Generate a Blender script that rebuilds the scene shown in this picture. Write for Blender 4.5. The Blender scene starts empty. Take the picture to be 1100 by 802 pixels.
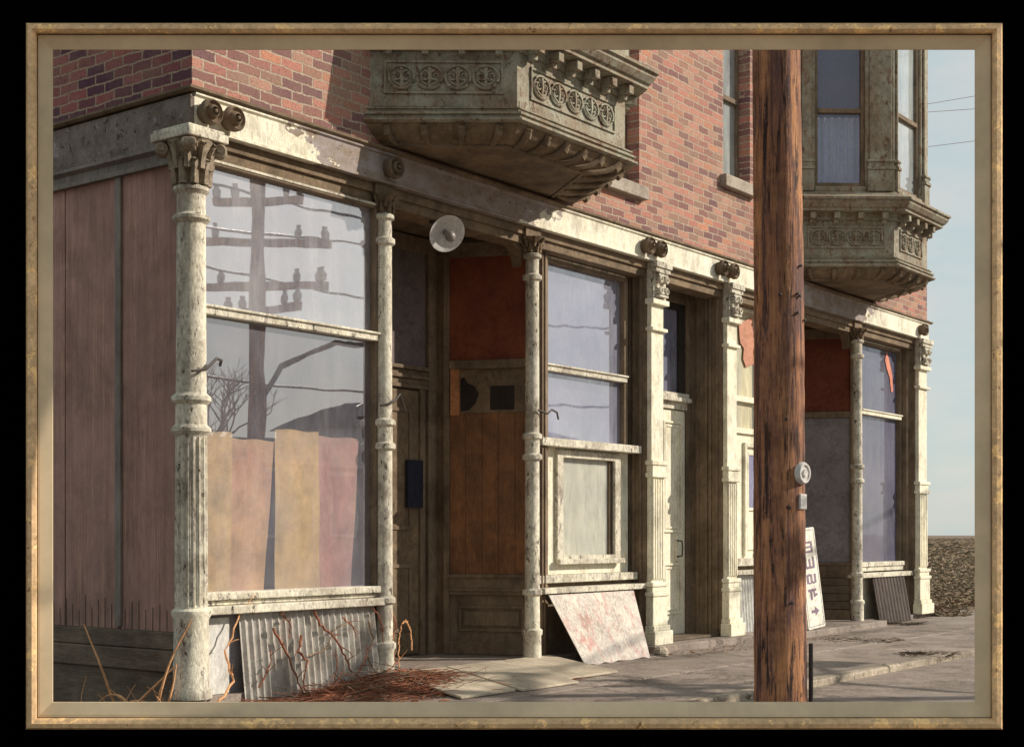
import bpy, math, random
from mathutils import Vector, Matrix
random.seed(7)
R = math.radians
sc = bpy.context.scene
COL = sc.collection

# ------------------------------------------------------------------ camera
CAM = Vector((-7.263, -8.538, 1.25))
FW = Vector((.798, .602, 0)).normalized()
RT = Vector((FW.y, -FW.x, 0))
cd = bpy.data.cameras.new('camera')
cam = bpy.data.objects.new('camera', cd); COL.objects.link(cam); sc.camera = cam
cam.location = CAM
cam.rotation_euler = (R(90), 0, math.atan2(FW.y, FW.x) - R(90))
cd.sensor_width = 36; cd.lens = 36 * 1541 / 1100
cd.shift_y = (574 - 401) / 1100
cd.clip_start = .1; cd.clip_end = 6000

# ------------------------------------------------------------------ sky + sun
SUN_EL = R(28); SDIR = (RT + FW * .10).normalized() * math.cos(SUN_EL) + Vector((0, 0, math.sin(SUN_EL)))
w = bpy.data.worlds.new('World'); sc.world = w; w.use_nodes = True
nt = w.node_tree; bg = nt.nodes['Background']
sky = nt.nodes.new('ShaderNodeTexSky'); sky.sky_type = 'NISHITA'; sky.sun_disc = False
sky.sun_elevation = SUN_EL; sky.sun_rotation = math.atan2(SDIR.x, SDIR.y)
sky.air_density = 1.0; sky.dust_density = 1.0; sky.ozone_density = 1.2
# thin high overcast evens the sky out to a pale grey-green
mx = nt.nodes.new('ShaderNodeMix'); mx.data_type = 'RGBA'; mx.inputs[0].default_value = .82
nt.links.new(sky.outputs[0], mx.inputs[6])
wt = nt.nodes.new('ShaderNodeTexCoord'); wm_ = nt.nodes.new('ShaderNodeMapping'); wm_.inputs['Scale'].default_value = (3, 3, 9); nt.links.new(wt.outputs['Generated'], wm_.inputs[0])
wn_ = nt.nodes.new('ShaderNodeTexNoise'); wn_.inputs['Scale'].default_value = 2.2; wn_.inputs['Detail'].default_value = 9; wn_.inputs['Roughness'].default_value = .62; nt.links.new(wm_.outputs[0], wn_.inputs['Vector'])
wr_ = nt.nodes.new('ShaderNodeValToRGB'); wr_.color_ramp.elements[0].position = .36; wr_.color_ramp.elements[1].position = .66
wr_.color_ramp.elements[0].color = (.78, .93, .93, 1); wr_.color_ramp.elements[1].color = (1, 1, .94, 1); nt.links.new(wn_.outputs['Fac'], wr_.inputs[0])
ws_ = nt.nodes.new('ShaderNodeVectorMath'); ws_.operation = 'SCALE'; ws_.inputs['Scale'].default_value = 6.1; nt.links.new(wr_.outputs[0], ws_.inputs[0]); nt.links.new(ws_.outputs[0], mx.inputs[7])
nt.links.new(mx.outputs[2], bg.inputs['Color'])
bg.inputs['Strength'].default_value = .11
sl = bpy.data.lights.new('sun', 'SUN'); sl.energy = 4.9; sl.angle = R(.5); sl.color = (1, .90, .76)
so = bpy.data.objects.new('sun', sl); COL.objects.link(so)
so.rotation_euler = (-SDIR).to_track_quat('-Z', 'Y').to_euler()
sc.view_settings.view_transform = 'Standard'; sc.view_settings.look = 'None'
sc.view_settings.exposure = 0.08; sc.view_settings.gamma = 1

# ------------------------------------------------------------------ helpers
ROOTLOC = {}
class MB:
    def __init__(s): s.v = []; s.f = []
    def add(s, vs, fs, M=None):
        o = len(s.v)
        for v in vs:
            v = Vector(v)
            if M is not None: v = M @ v
            s.v.append(v)
        s.f += [tuple(i + o for i in f) for f in fs]
        return s
    def box(s, x0, x1, y0, y1, z0, z1, M=None):
        vs = [(x, y, z) for z in (z0, z1) for y in (y0, y1) for x in (x0, x1)]
        return s.add(vs, [(0, 2, 3, 1), (4, 5, 7, 6), (0, 1, 5, 4), (2, 6, 7, 3), (0, 4, 6, 2), (1, 3, 7, 5)], M)
    def prism(s, poly, z0, z1, M=None):
        n = len(poly)
        vs = [(p[0], p[1], z0) for p in poly] + [(p[0], p[1], z1) for p in poly]
        fs = [tuple(range(n))[::-1], tuple(range(n, 2 * n))] + [(i, (i + 1) % n, n + (i + 1) % n, n + i) for i in range(n)]
        return s.add(vs, fs, M)
    def lathe(s, prof, seg=24, c=(0, 0, 0), M=None, flute=None):
        vs = []; fs = []
        for (r, z) in prof:
            for k in range(seg):
                a = 2 * math.pi * k / seg; rr = r
                if flute and flute[0] <= z <= flute[1]: rr = r * (.86, .86, 1.02, 1.02)[k % 4]
                vs.append((c[0] + rr * math.cos(a), c[1] + rr * math.sin(a), c[2] + z))
        for i in range(len(prof) - 1):
            for k in range(seg):
                k2 = (k + 1) % seg
                fs.append((i * seg + k, i * seg + k2, (i + 1) * seg + k2, (i + 1) * seg + k))
        fs.append(tuple(range(seg))[::-1]); fs.append(tuple(range((len(prof) - 1) * seg, len(prof) * seg)))
        return s.add(vs, fs, M)
    def tube(s, pts, r, seg=6, r1=None, M=None):
        pts = [Vector(p) for p in pts]; n = len(pts); vs = []; fs = []
        for i, p in enumerate(pts):
            t = (pts[min(i + 1, n - 1)] - pts[max(i - 1, 0)]).normalized()
            a = t.cross(Vector((0, 0, 1)) if abs(t.z) < .9 else Vector((1, 0, 0))).normalized(); b = t.cross(a)
            rr = r if r1 is None else r + (r1 - r) * i / (n - 1)
            for k in range(seg):
                an = 2 * math.pi * k / seg
                vs.append(p + a * math.cos(an) * rr + b * math.sin(an) * rr)
        for i in range(n - 1):
            for k in range(seg):
                k2 = (k + 1) % seg
                fs.append((i * seg + k, i * seg + k2, (i + 1) * seg + k2, (i + 1) * seg + k))
        fs.append(tuple(range(seg))[::-1]); fs.append(tuple(range((n - 1) * seg, n * seg)))
        return s.add(vs, fs, M)
    def sweep(s, path, prof, closed_prof=False):
        """open path in XY; prof = [(outward offset, z)], outward = right of travel; mitred"""
        P = [Vector((p[0], p[1])) for p in path]; n = len(P)
        nr = []
        for i in range(n - 1):
            d = (P[i + 1] - P[i]).normalized(); nr.append(Vector((d.y, -d.x)))
        vs = []
        for i in range(n):
            if i == 0: m = nr[0]
            elif i == n - 1: m = nr[-1]
            else:
                m = (nr[i - 1] + nr[i]).normalized(); m = m / m.dot(nr[i])
            for (o, z) in prof: vs.append((P[i].x + m.x * o, P[i].y + m.y * o, z))
        k = len(prof); fs = []
        K = k if closed_prof else k - 1
        for i in range(n - 1):
            for j in range(K):
                j2 = (j + 1) % k
                fs.append((i * k + j, (i + 1) * k + j, (i + 1) * k + j2, i * k + j2))
        if closed_prof:
            fs.append(tuple(range(k))[::-1]); fs.append(tuple(range((n - 1) * k, n * k)))
        return s.add(vs, fs)
    def build(s, name, mat, parent=None, bevel=0, smooth=False, label=None, root=None):
        me = bpy.data.meshes.new(name)
        off = Vector(ROOTLOC.get(root or (parent.name if parent else ''), (0, 0, 0)))
        me.from_pydata([v - off for v in s.v], [], s.f); me.update()
        import bmesh
        bm = bmesh.new(); bm.from_mesh(me); bmesh.ops.recalc_face_normals(bm, faces=bm.faces); bm.to_mesh(me); bm.free()
        me.materials.append(mat)
        if smooth:
            me.polygons.foreach_set('use_smooth', [True] * len(me.polygons))
        o = bpy.data.objects.new(name, me); COL.objects.link(o)
        if parent:
            o.parent = parent; ROOTLOC[o.name] = tuple(off)
        if bevel:
            b = o.modifiers.new('b', 'BEVEL'); b.width = bevel; b.segments = 2; b.limit_method = 'ANGLE'; b.angle_limit = R(40)
        if smooth:
            e = o.modifiers.new('e', 'EDGE_SPLIT'); e.split_angle = R(42)
        if label: o['label'] = label
        return o
def tag(o, label=None, cat=None, group=None, kind=None):
    if label: o['label'] = label
    if cat: o['category'] = cat
    if group: o['group'] = group
    if kind: o['kind'] = kind
    return o
def empty(name, loc, label, cat, group=None):
    o = bpy.data.objects.new(name, None); COL.objects.link(o); o.location = loc; ROOTLOC[o.name] = tuple(loc)
    return tag(o, label, cat, group)
def face_M(A, B):
    """local x along A->B, local y = outward (right of travel), z up"""
    A = Vector((A[0], A[1], 0)); B = Vector((B[0], B[1], 0)); u = (B - A).normalized(); n = Vector((u.y, -u.x, 0))
    M = Matrix(((u.x, n.x, 0, A.x), (u.y, n.y, 0, A.y), (0, 0, 1, 0), (0, 0, 0, 1)))
    return M, (B - A).length

# ------------------------------------------------------------------ materials
def N(nt, t, **k):
    n = nt.nodes.new(t)
    for a, b in k.items():
        if a.startswith('i_'): n.inputs[a[2:]].default_value = b
        else: setattr(n, a, b)
    return n
def c4(c): return (c[0], c[1], c[2], 1)
def ramp(nt, src, a, b, ca=(0, 0, 0), cb=(1, 1, 1)):
    r = nt.nodes.new('ShaderNodeValToRGB'); r.color_ramp.elements[0].position = a; r.color_ramp.elements[1].position = b
    r.color_ramp.elements[0].color = c4(ca); r.color_ramp.elements[1].color = c4(cb); nt.links.new(src, r.inputs[0]); return r.outputs[0]
def mixc(nt, fac, a, b):
    m = nt.nodes.new('ShaderNodeMix'); m.data_type = 'RGBA'
    for s_, v in ((m.inputs[0], fac), (m.inputs[6], a), (m.inputs[7], b)):
        if hasattr(v, 'links') or hasattr(v, 'is_linked'): nt.links.new(v, s_)
        elif isinstance(v, tuple): s_.default_value = c4(v)
        else: s_.default_value = v
    return m.outputs[2]
def coords(nt, scale=(1, 1, 1)):
    tc = nt.nodes.new('ShaderNodeTexCoord'); mp = nt.nodes.new('ShaderNodeMapping')
    mp.inputs['Scale'].default_value = scale; nt.links.new(tc.outputs['Object'], mp.inputs['Vector']); return mp.outputs[0]
def noise(nt, vec, scale, detail=6, rough=.6, dist=0):
    n = N(nt, 'ShaderNodeTexNoise', i_Scale=scale, i_Detail=detail, i_Roughness=rough, i_Distortion=dist)
    nt.links.new(vec, n.inputs['Vector']); return n.outputs['Fac']
def weathered(name, base, alt, grime=(.1, .08, .06), g=.45, fleck=None, fl=.62, stretch=(1, 1, 1), rough=.8, bump=.4, scale=3.0, fscale=38, patch=None, pl=.62, cracks=None, soft=.02, grit=.45):
    """paint / wood / stone: two-tone base, broad grime, fine flecks where the surface has chipped"""
    m = bpy.data.materials.new(name); m.use_nodes = True; nt = m.node_tree; b = nt.nodes['Principled BSDF']
    v = coords(nt, stretch); v0 = coords(nt)
    n1 = noise(nt, v, scale, 8, .65); c = mixc(nt, ramp(nt, n1, .35, .65), base, alt)
    n2 = noise(nt, v0, scale * .55, 9, .72, .6); gm = ramp(nt, n2, .44, .72)
    mg = N(nt, 'ShaderNodeMath', operation='MULTIPLY'); nt.links.new(gm, mg.inputs[0]); mg.inputs[1].default_value = g
    c = mixc(nt, mg.outputs[0], c, grime)
    n3 = noise(nt, v, fscale, 5, .7)
    if patch:
        n5 = noise(nt, v, scale * 1.9, 10, .75, .4); c = mixc(nt, ramp(nt, n5, pl, pl + soft), c, patch)
    if fleck: 
        n4 = noise(nt, v, fscale * .35, 8, .8, .3)
        c = mixc(nt, ramp(nt, n4, fl, fl + .035), c, fleck)
    if cracks:
        vo = N(nt, 'ShaderNodeTexVoronoi', feature='DISTANCE_TO_EDGE', i_Scale=cracks); nd_ = N(nt, 'ShaderNodeTexNoise', i_Scale=2.2, i_Detail=8, i_Roughness=.7); nt.links.new(v0, nd_.inputs['Vector'])
        va = N(nt, 'ShaderNodeVectorMath', operation='ADD'); nt.links.new(v0, va.inputs[0]); nt.links.new(nd_.outputs['Color'], va.inputs[1]); nt.links.new(va.outputs[0], vo.inputs['Vector'])
        c = mixc(nt, ramp(nt, vo.outputs['Distance'], .0, .012, (.8, .8, .8), (0, 0, 0)), c, (.07, .055, .045))
    if grit:      # clustered gritty dirt in the pores of the surface
        ga = noise(nt, v, 19, 12, .85, .2); gb = noise(nt, v0, 2.3, 5, .6)
        gs_ = N(nt, 'ShaderNodeMath', operation='MULTIPLY_ADD'); nt.links.new(gb, gs_.inputs[0]); gs_.inputs[1].default_value = .45; nt.links.new(ga, gs_.inputs[2])
        gr_ = ramp(nt, gs_.outputs[0], .735, .80, (0, 0, 0), (grit, grit, grit)); c = mixc(nt, gr_, c, (base[0] * .22, base[1] * .18, base[2] * .16))
    # fine tonal grain
    hv = nt.nodes.new('ShaderNodeHueSaturation'); nt.links.new(c, hv.inputs['Color'])
    mr = N(nt, 'ShaderNodeMapRange'); nt.links.new(n3, mr.inputs[0]); mr.inputs[1].default_value = .3; mr.inputs[2].default_value = .7
    mr.inputs[3].default_value = .72; mr.inputs[4].default_value = 1.25; nt.links.new(mr.outputs[0], hv.inputs['Value'])
    nt.links.new(hv.outputs[0], b.inputs['Base Color'])
    b.inputs['Roughness'].default_value = rough; b.inputs['Specular IOR Level'].default_value = .25
    bp = N(nt, 'ShaderNodeBump', i_Strength=bump, i_Distance=.012); nt.links.new(n3, bp.inputs['Height']); nt.links.new(bp.outputs[0], b.inputs['Normal'])
    return m
def brick_mat(name, ax, c1, c2, mortar):
    m = bpy.data.materials.new(name); m.use_nodes = True; nt = m.node_tree; b = nt.nodes['Principled BSDF']
    tc = nt.nodes.new('ShaderNodeTexCoord'); sp = nt.nodes.new('ShaderNodeSeparateXYZ'); cb = nt.nodes.new('ShaderNodeCombineXYZ')
    nt.links.new(tc.outputs['Object'], sp.inputs[0]); nt.links.new(sp.outputs[ax], cb.inputs[0]); nt.links.new(sp.outputs['Z'], cb.inputs[1])
    # wobble the courses a little
    nz = N(nt, 'ShaderNodeTexNoise', i_Scale=5.0, i_Detail=4); nt.links.new(tc.outputs['Object'], nz.inputs['Vector'])
    sb = N(nt, 'ShaderNodeVectorMath', operation='SUBTRACT'); nt.links.new(nz.outputs['Color'], sb.inputs[0]); sb.inputs[1].default_value = (.5, .5, .5)
    sc_ = N(nt, 'ShaderNodeVectorMath', operation='SCALE'); sc_.inputs['Scale'].default_value = .035; nt.links.new(sb.outputs[0], sc_.inputs[0])
    ad = N(nt, 'ShaderNodeVectorMath', operation='ADD'); nt.links.new(cb.outputs[0], ad.inputs[0]); nt.links.new(sc_.outputs[0], ad.inputs[1])
    nz2 = N(nt, 'ShaderNodeTexNoise', i_Scale=30.0, i_Detail=3); nt.links.new(tc.outputs['Object'], nz2.inputs['Vector'])
    sb2 = N(nt, 'ShaderNodeVectorMath', operation='SUBTRACT'); nt.links.new(nz2.outputs['Color'], sb2.inputs[0]); sb2.inputs[1].default_value = (.5, .5, .5)
    sc2 = N(nt, 'ShaderNodeVectorMath', operation='SCALE'); sc2.inputs['Scale'].default_value = .02; nt.links.new(sb2.outputs[0], sc2.inputs[0])
    ad2 = N(nt, 'ShaderNodeVectorMath', operation='ADD'); nt.links.new(ad.outputs[0], ad2.inputs[0]); nt.links.new(sc2.outputs[0], ad2.inputs[1]); ad = ad2
    def bt(a, d, mo, bias=0):
        t = N(nt, 'ShaderNodeTexBrick', offset=.5, squash=1.0)
        t.inputs['Scale'].default_value = 1; t.inputs['Brick Width'].default_value = .235; t.inputs['Row Height'].default_value = .083
        t.inputs['Mortar Size'].default_value = .0085; t.inputs['Mortar Smooth'].default_value = .25; t.inputs['Bias'].default_value = bias
        t.inputs['Color1'].default_value = c4(a); t.inputs['Color2'].default_value = c4(d); t.inputs['Mortar'].default_value = c4(mo)
        nt.links.new(ad.outputs[0], t.inputs['Vector']); return t
    t = bt((0, 0, 0), (1, 1, 1), (0, 0, 0))
    rp_ = nt.nodes.new('ShaderNodeValToRGB'); rp_.color_ramp.interpolation = 'LINEAR'; nt.links.new(t.outputs['Color'], rp_.inputs[0])
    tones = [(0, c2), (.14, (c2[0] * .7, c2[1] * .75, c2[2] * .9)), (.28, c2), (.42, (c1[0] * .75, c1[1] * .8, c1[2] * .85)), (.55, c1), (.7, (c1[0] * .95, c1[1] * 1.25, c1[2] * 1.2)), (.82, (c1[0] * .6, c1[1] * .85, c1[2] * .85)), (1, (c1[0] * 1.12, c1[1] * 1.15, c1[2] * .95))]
    rp_.color_ramp.elements[0].color = c4(tones[0][1]); rp_.color_ramp.elements[1].color = c4(tones[-1][1])
    for p_, t_ in tones[1:-1]: e_ = rp_.color_ramp.elements.new(p_); e_.color = c4(t_)
    bc = mixc(nt, t.outputs['Fac'], rp_.outputs[0], mortar)
    v = coords(nt)
    n1 = noise(nt, v, 1.3, 7, .7); n2 = noise(nt, v, 26, 6, .75); n3 = noise(nt, v, 60, 4, .7)
    c = mixc(nt, ramp(nt, n2, .56, .62, (0, 0, 0), (.65, .65, .65)), bc, (c2[0] * .55, c2[1] * .6, c2[2] * .75))
    c = mixc(nt, ramp(nt, n1, .45, .75, (0, 0, 0), (.5, .5, .5)), c, (.3, .22, .16))
    hv = nt.nodes.new('ShaderNodeHueSaturation'); nt.links.new(c, hv.inputs['Color'])
    mr = N(nt, 'ShaderNodeMapRange'); nt.links.new(n3, mr.inputs[0]); mr.inputs[1].default_value = .3; mr.inputs[2].default_value = .7
    mr.inputs[3].default_value = .7; mr.inputs[4].default_value = 1.3; nt.links.new(mr.outputs[0], hv.inputs['Value']); nt.links.new(hv.outputs[0], b.inputs['Base Color'])
    b.inputs['Roughness'].default_value = .9; b.inputs['Specular IOR Level'].default_value = .2
    h = N(nt, 'ShaderNodeMath', operation='MULTIPLY_ADD'); nt.links.new(t.outputs['Fac'], h.inputs[0]); h.inputs[1].default_value = -1; nt.links.new(n2, h.inputs[2])
    bp = N(nt, 'ShaderNodeBump', i_Strength=.7, i_Distance=.012); nt.links.new(h.outputs[0], bp.inputs['Height']); nt.links.new(bp.outputs[0], b.inputs['Normal'])
    return m
def glass_mat(name, dust=(.45, .45, .52), dustf=.3, gl=.42, tint=(.85, .87, .9), ns=1.6, rough=.04, wav=.003):
    """old shop glass: mirror-like sheet reflection + film of dust + see-through"""
    m = bpy.data.materials.new(name); m.use_nodes = True; nt = m.node_tree; nt.nodes.remove(nt.nodes['Principled BSDF'])
    out = nt.nodes['Material Output']; v = coords(nt); vs = coords(nt, (3, 3, .6))
    tr = N(nt, 'ShaderNodeBsdfTransparent'); tr.inputs[0].default_value = c4(tint)
    gs = N(nt, 'ShaderNodeBsdfGlossy'); gs.inputs[0].default_value = (.95, .95, 1, 1); gs.inputs['Roughness'].default_value = rough
    bp = N(nt, 'ShaderNodeBump', i_Strength=.6, i_Distance=wav); nt.links.new(noise(nt, v, 1.1, 2, .5), bp.inputs['Height']); nt.links.new(bp.outputs[0], gs.inputs['Normal'])
    df = N(nt, 'ShaderNodeBsdfDiffuse'); nd = noise(nt, vs, ns, 9, .7, .5)
    dc = mixc(nt, ramp(nt, noise(nt, v, ns * .7, 8, .7), .35, .7), dust, (dust[0] * .6, dust[1] * .6, dust[2] * .68)); nt.links.new(dc, df.inputs[0])
    m1 = N(nt, 'ShaderNodeMixShader'); fr0 = N(nt, 'ShaderNodeLayerWeight', i_Blend=.5); fr = N(nt, 'ShaderNodeMath', operation='POWER'); nt.links.new(fr0.outputs['Facing'], fr.inputs[0]); fr.inputs[1].default_value = 2.5
    ma = N(nt, 'ShaderNodeMath', operation='ADD'); ma.use_clamp = True; nt.links.new(fr.outputs[0], ma.inputs[0]); ma.inputs[1].default_value = gl
    nt.links.new(ma.outputs[0], m1.inputs[0]); nt.links.new(tr.outputs[0], m1.inputs[1]); nt.links.new(gs.outputs[0], m1.inputs[2])
    m2 = N(nt, 'ShaderNodeMixShader'); mr = N(nt, 'ShaderNodeMapRange'); nt.links.new(nd, mr.inputs[0]); mr.inputs[1].default_value = .3; mr.inputs[2].default_value = .7
    mr.inputs[3].default_value = dustf * .55; mr.inputs[4].default_value = min(1, dustf * 1.45)
    nt.links.new(mr.outputs[0], m2.inputs[0]); nt.links.new(m1.outputs[0], m2.inputs[1]); nt.links.new(df.outputs[0], m2.inputs[2])
    nt.links.new(m2.outputs[0], out.inputs['Surface'])
    return m
DARK = (.055, .042, .032)
m_cream = weathered('cream_chipped_paint', (.86, .80, .61), (.78, .75, .62), (.42, .38, .30), .35, DARK, .66, (1, 1, .35), patch=(.50, .50, .52), pl=.64)
def banded_fascia():
    m = weathered('fascia_chipped_grey_bands', (.86, .80, .63), (.78, .75, .63), (.42, .38, .30), .45, DARK, .64, (1, 1, .35), patch=(.50, .49, .49), pl=.63)
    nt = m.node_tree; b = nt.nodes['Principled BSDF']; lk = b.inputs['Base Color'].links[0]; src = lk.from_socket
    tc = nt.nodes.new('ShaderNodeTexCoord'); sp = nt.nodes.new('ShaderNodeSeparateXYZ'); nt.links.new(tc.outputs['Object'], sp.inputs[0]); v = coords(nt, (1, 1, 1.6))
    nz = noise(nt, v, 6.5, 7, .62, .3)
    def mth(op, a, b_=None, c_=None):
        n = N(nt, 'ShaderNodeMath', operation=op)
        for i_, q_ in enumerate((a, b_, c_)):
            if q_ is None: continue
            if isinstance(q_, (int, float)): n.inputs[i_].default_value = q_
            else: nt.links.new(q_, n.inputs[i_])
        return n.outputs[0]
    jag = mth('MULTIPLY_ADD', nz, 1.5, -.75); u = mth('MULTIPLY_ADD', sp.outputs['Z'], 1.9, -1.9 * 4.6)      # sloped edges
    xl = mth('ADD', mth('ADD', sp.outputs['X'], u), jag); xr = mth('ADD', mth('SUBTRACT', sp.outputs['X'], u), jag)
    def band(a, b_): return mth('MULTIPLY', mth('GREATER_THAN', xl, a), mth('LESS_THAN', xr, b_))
    mk = mth('MAXIMUM', band(1.0, 4.8), band(10.0, 13.0))  # two grey-brown bands below the bays, with ragged sloping ends
    n2 = noise(nt, v, 5, 9, .7); grey_tone = mixc(nt, ramp(nt, n2, .38, .62), (.34, .30, .30), (.25, .19, .14))
    grey_tone = mixc(nt, ramp(nt, noise(nt, v, 14, 8, .8), .58, .62), grey_tone, (.12, .08, .055))
    nt.links.new(mixc(nt, mk, src, grey_tone), b.inputs['Base Color']); return m
m_fascia = banded_fascia()
m_white = weathered('white_flaking_paint', (.78, .73, .58), (.62, .585, .50), (.20, .155, .115), .85, DARK, .575, (1, 1, .5), bump=.7, fscale=42, patch=(.36, .31, .27), pl=.57, scale=4)
m_frieze = weathered('weathered_green_paint', (.37, .375, .30), (.30, .245, .175), (.18, .12, .075), .95, (.15, .085, .055), .56, (1, 1, .6), scale=4.5, patch=(.25, .165, .11), pl=.55, soft=.05)
m_capb = weathered('stained_capital', (.44, .37, .28), (.30, .235, .165), (.12, .085, .06), .9, (.66, .60, .46), .60, scale=9, bump=.8)
m_brown = weathered('brown_weathered_wood', (.27, .195, .13), (.17, .125, .085), (.06, .044, .03), .85, (.34, .28, .2), .655, (1, 1, .35), bump=.6)
m_brown2 = weathered('brown_soffit_wood', (.26, .185, .115), (.165, .12, .078), (.07, .048, .032), .8, (.07, .045, .03), .60, bump=.6, scale=5)
m_fside = weathered('fascia_side', (.27, .225, .20), (.20, .165, .14), (.10, .07, .05), .95, (.07, .048, .035), .56, scale=3.5, patch=(.33, .31, .33), pl=.60)  # darker grey-brown than the front fascia
m_plank = weathered('plum_stained_plank', (.56, .34, .28), (.43, .255, .21), (.21, .15, .12), .7, (.18, .11, .09), .60, (7, 7, .14), bump=.8, scale=2.2, patch=(.60, .37, .27), pl=.58)
m_batten = weathered('grey_batten', (.30, .265, .235), (.22, .19, .165), (.1, .08, .07), .5, DARK, .63, (3, 3, .3))
m_base = weathered('rotten_base_board', (.23, .175, .125), (.145, .11, .08), (.05, .04, .03), .6, (.25, .2, .15), .64, (1, .35, 2), bump=.8)
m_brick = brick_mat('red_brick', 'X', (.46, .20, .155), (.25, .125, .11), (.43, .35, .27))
m_brick_shaded = brick_mat('red_brick_side_shaded', 'Y', (.30, .095, .09), (.13, .055, .07), (.36, .27, .19))  # same brick in darker, purpler tones: the side wall's shade is in the colour
m_glass = glass_mat('shop_glass', (.70, .69, .74), .30, .48, rough=.012)
m_glass3 = glass_mat('dusty_shop_glass', (.42, .43, .54), .45, .36, rough=.02)
m_glassu = glass_mat('upper_window_glass', (.62, .68, .66), .42, .30)
m_blue = weathered('lavender_blind', (.30, .31, .42), (.20, .20, .34), (.12, .11, .2), .5, None, scale=1.5, stretch=(1, 1, .4), bump=.1, grit=0)
m_red = weathered('rust_red_board', (.235, .068, .033), (.16, .042, .028), (.10, .03, .022), .55, (.12, .04, .02), .66, scale=2.2, bump=.25)
m_red2 = weathered('orange_brown_board', (.31, .14, .062), (.22, .105, .052), (.08, .05, .03), .95, (.09, .05, .03), .61, (2, 2, .5), scale=3.4)
m_mauve = weathered('mauve_dusty_pane', (.20, .155, .15), (.145, .115, .12), (.10, .08, .07), .6, None, scale=2, bump=.2)
m_greyb = weathered('grey_board', (.30, .275, .285), (.23, .21, .225), (.13, .115, .11), .6, None, scale=1.6, bump=.2)
m_black = weathered('dark_opening_and_shade', (.04, .031, .025), (.028, .022, .018), (.015, .012, .01), .5, None, bump=.2)
m_tan = weathered('tan_kraft_paper', (.84, .62, .29), (.80, .56, .31), (.50, .43, .34), .7, (.70, .44, .24), .66, (1, 1, .8), scale=1.6, bump=.1, fscale=5, grit=.15)
m_pinkt = weathered('pinkish_kraft_paper', (.80, .55, .32), (.74, .45, .34), (.50, .38, .32), .6, (.66, .36, .24), .66, (1, 1, .8), scale=1.8, bump=.1, fscale=5, grit=.15)
m_pink = weathered('mauve_paper', (.66, .34, .32), (.66, .42, .30), (.38, .28, .30), .6, (.5, .25, .25), .66, (1, 1, .8), scale=1.6, bump=.1, fscale=5, grit=.15)
m_concrete = weathered('concrete', (.37, .305, .26), (.285, .24, .21), (.15, .12, .10), .85, (.09, .07, .055), .62, scale=1.8, bump=.6, fscale=60, cracks=.45)
m_kerb = weathered('worn_kerb_stone', (.56, .47, .36), (.40, .34, .27), (.12, .095, .075), .7, (.06, .05, .04), .56, scale=5, bump=.9)
m_lot = weathered('dirt', (.17, .11, .08), (.12, .085, .065), (.08, .055, .045), .6, (.25, .10, .06), .62, scale=2.5, bump=.9, fscale=30)
m_field = weathered('dry_field', (.36, .25, .165), (.26, .19, .125), (.085, .075, .045), .8, (.3, .23, .16), .6, scale=.6, bump=.8, fscale=9)
m_plankw = weathered('bleached_plank', (.62, .53, .40), (.50, .43, .34), (.24, .19, .15), .6, (.14, .11, .08), .60, (3, .35, 3), bump=.6, scale=2.6)
m_tin = weathered('galvanised_corrugated_sheet', (.58, .555, .50), (.47, .45, .42), (.24, .18, .13), .7, (.28, .12, .06), .62, (1, 1, .5), rough=.6, bump=.3)
m_tind = weathered('rusty_dark_corrugated_sheet', (.10, .075, .06), (.07, .05, .045), (.04, .03, .03), .5, (.2, .14, .1), .66, (1, 1, .5), rough=.7)
m_tinw = weathered('white_corrugated', (.66, .65, .6), (.58, .57, .56), (.3, .27, .25), .4, DARK, .66, (1, 1, .4))
m_board = weathered('whitewashed_board', (.68, .63, .54), (.54, .49, .46), (.36, .31, .30), .8, (.45, .40, .38), .60, (2.6, 2.6, .5), scale=1.9, bump=.3, fscale=16, patch=(.50, .24, .21), pl=.5, soft=.16)
m_pole = weathered('creosoted_pole_wood', (.58, .28, .13), (.27, .125, .085), (.10, .055, .055), .9, (.045, .028, .026), .53, (1.6, 1.6, .13), scale=5, bump=1.0, fscale=34, patch=(.15, .08, .07), pl=.53)
m_enamel = weathered('white_enamel', (.66, .64, .62), (.58, .56, .55), (.35, .3, .28), .4, (.2, .12, .08), .68, rough=.4, bump=.1, scale=8, grit=.15)
m_metal = weathered('dark_metal', (.07, .06, .055), (.05, .045, .045), (.12, .06, .035), .5, None, rough=.5, bump=.2)
m_vine = weathered('dead_rusty_vine', (.36, .13, .07), (.25, .10, .06), (.12, .06, .04), .5, (.50, .15, .08), .6, bump=.5, scale=6)
m_weed = weathered('dry_orange_grass', (.88, .48, .24), (.78, .40, .19), (.3, .16, .09), .4, None, bump=.1)
m_vine2 = weathered('pale_dead_stem', (.34, .25, .17), (.24, .16, .11), (.14, .08, .05), .5, None, bump=.3, scale=6)
m_signw = weathered('sign_white', (.80, .78, .68), (.72, .70, .62), (.5, .46, .4), .4, (.3, .25, .22), .66, bump=.15, scale=5)
m_signp = weathered('sign_purple_ink', (.19, .13, .19), (.25, .18, .24), (.35, .3, .32), .5, (.5, .46, .44), .62, bump=.1, scale=14)
m_fwood = weathered('gilt_worn_wood', (.74, .50, .27), (.60, .40, .22), (.32, .21, .12), .7, (.24, .13, .06), .60, (1, 1, 1), rough=.5, bump=.4, scale=3.2, fscale=26, patch=(.95, .62, .28), pl=.56, grit=0)
m_fdark = weathered('frame_dark_groove', (.05, .035, .02), (.04, .03, .02), (.03, .02, .012), .5, None)
m_liner = weathered('tan_liner', (.60, .48, .32), (.58, .46, .31), (.54, .43, .29), .3, None, rough=.6, bump=.0, scale=1, fscale=1, grit=0)
m_dead = bpy.data.materials.new('matte_black'); m_dead.use_nodes = True
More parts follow.
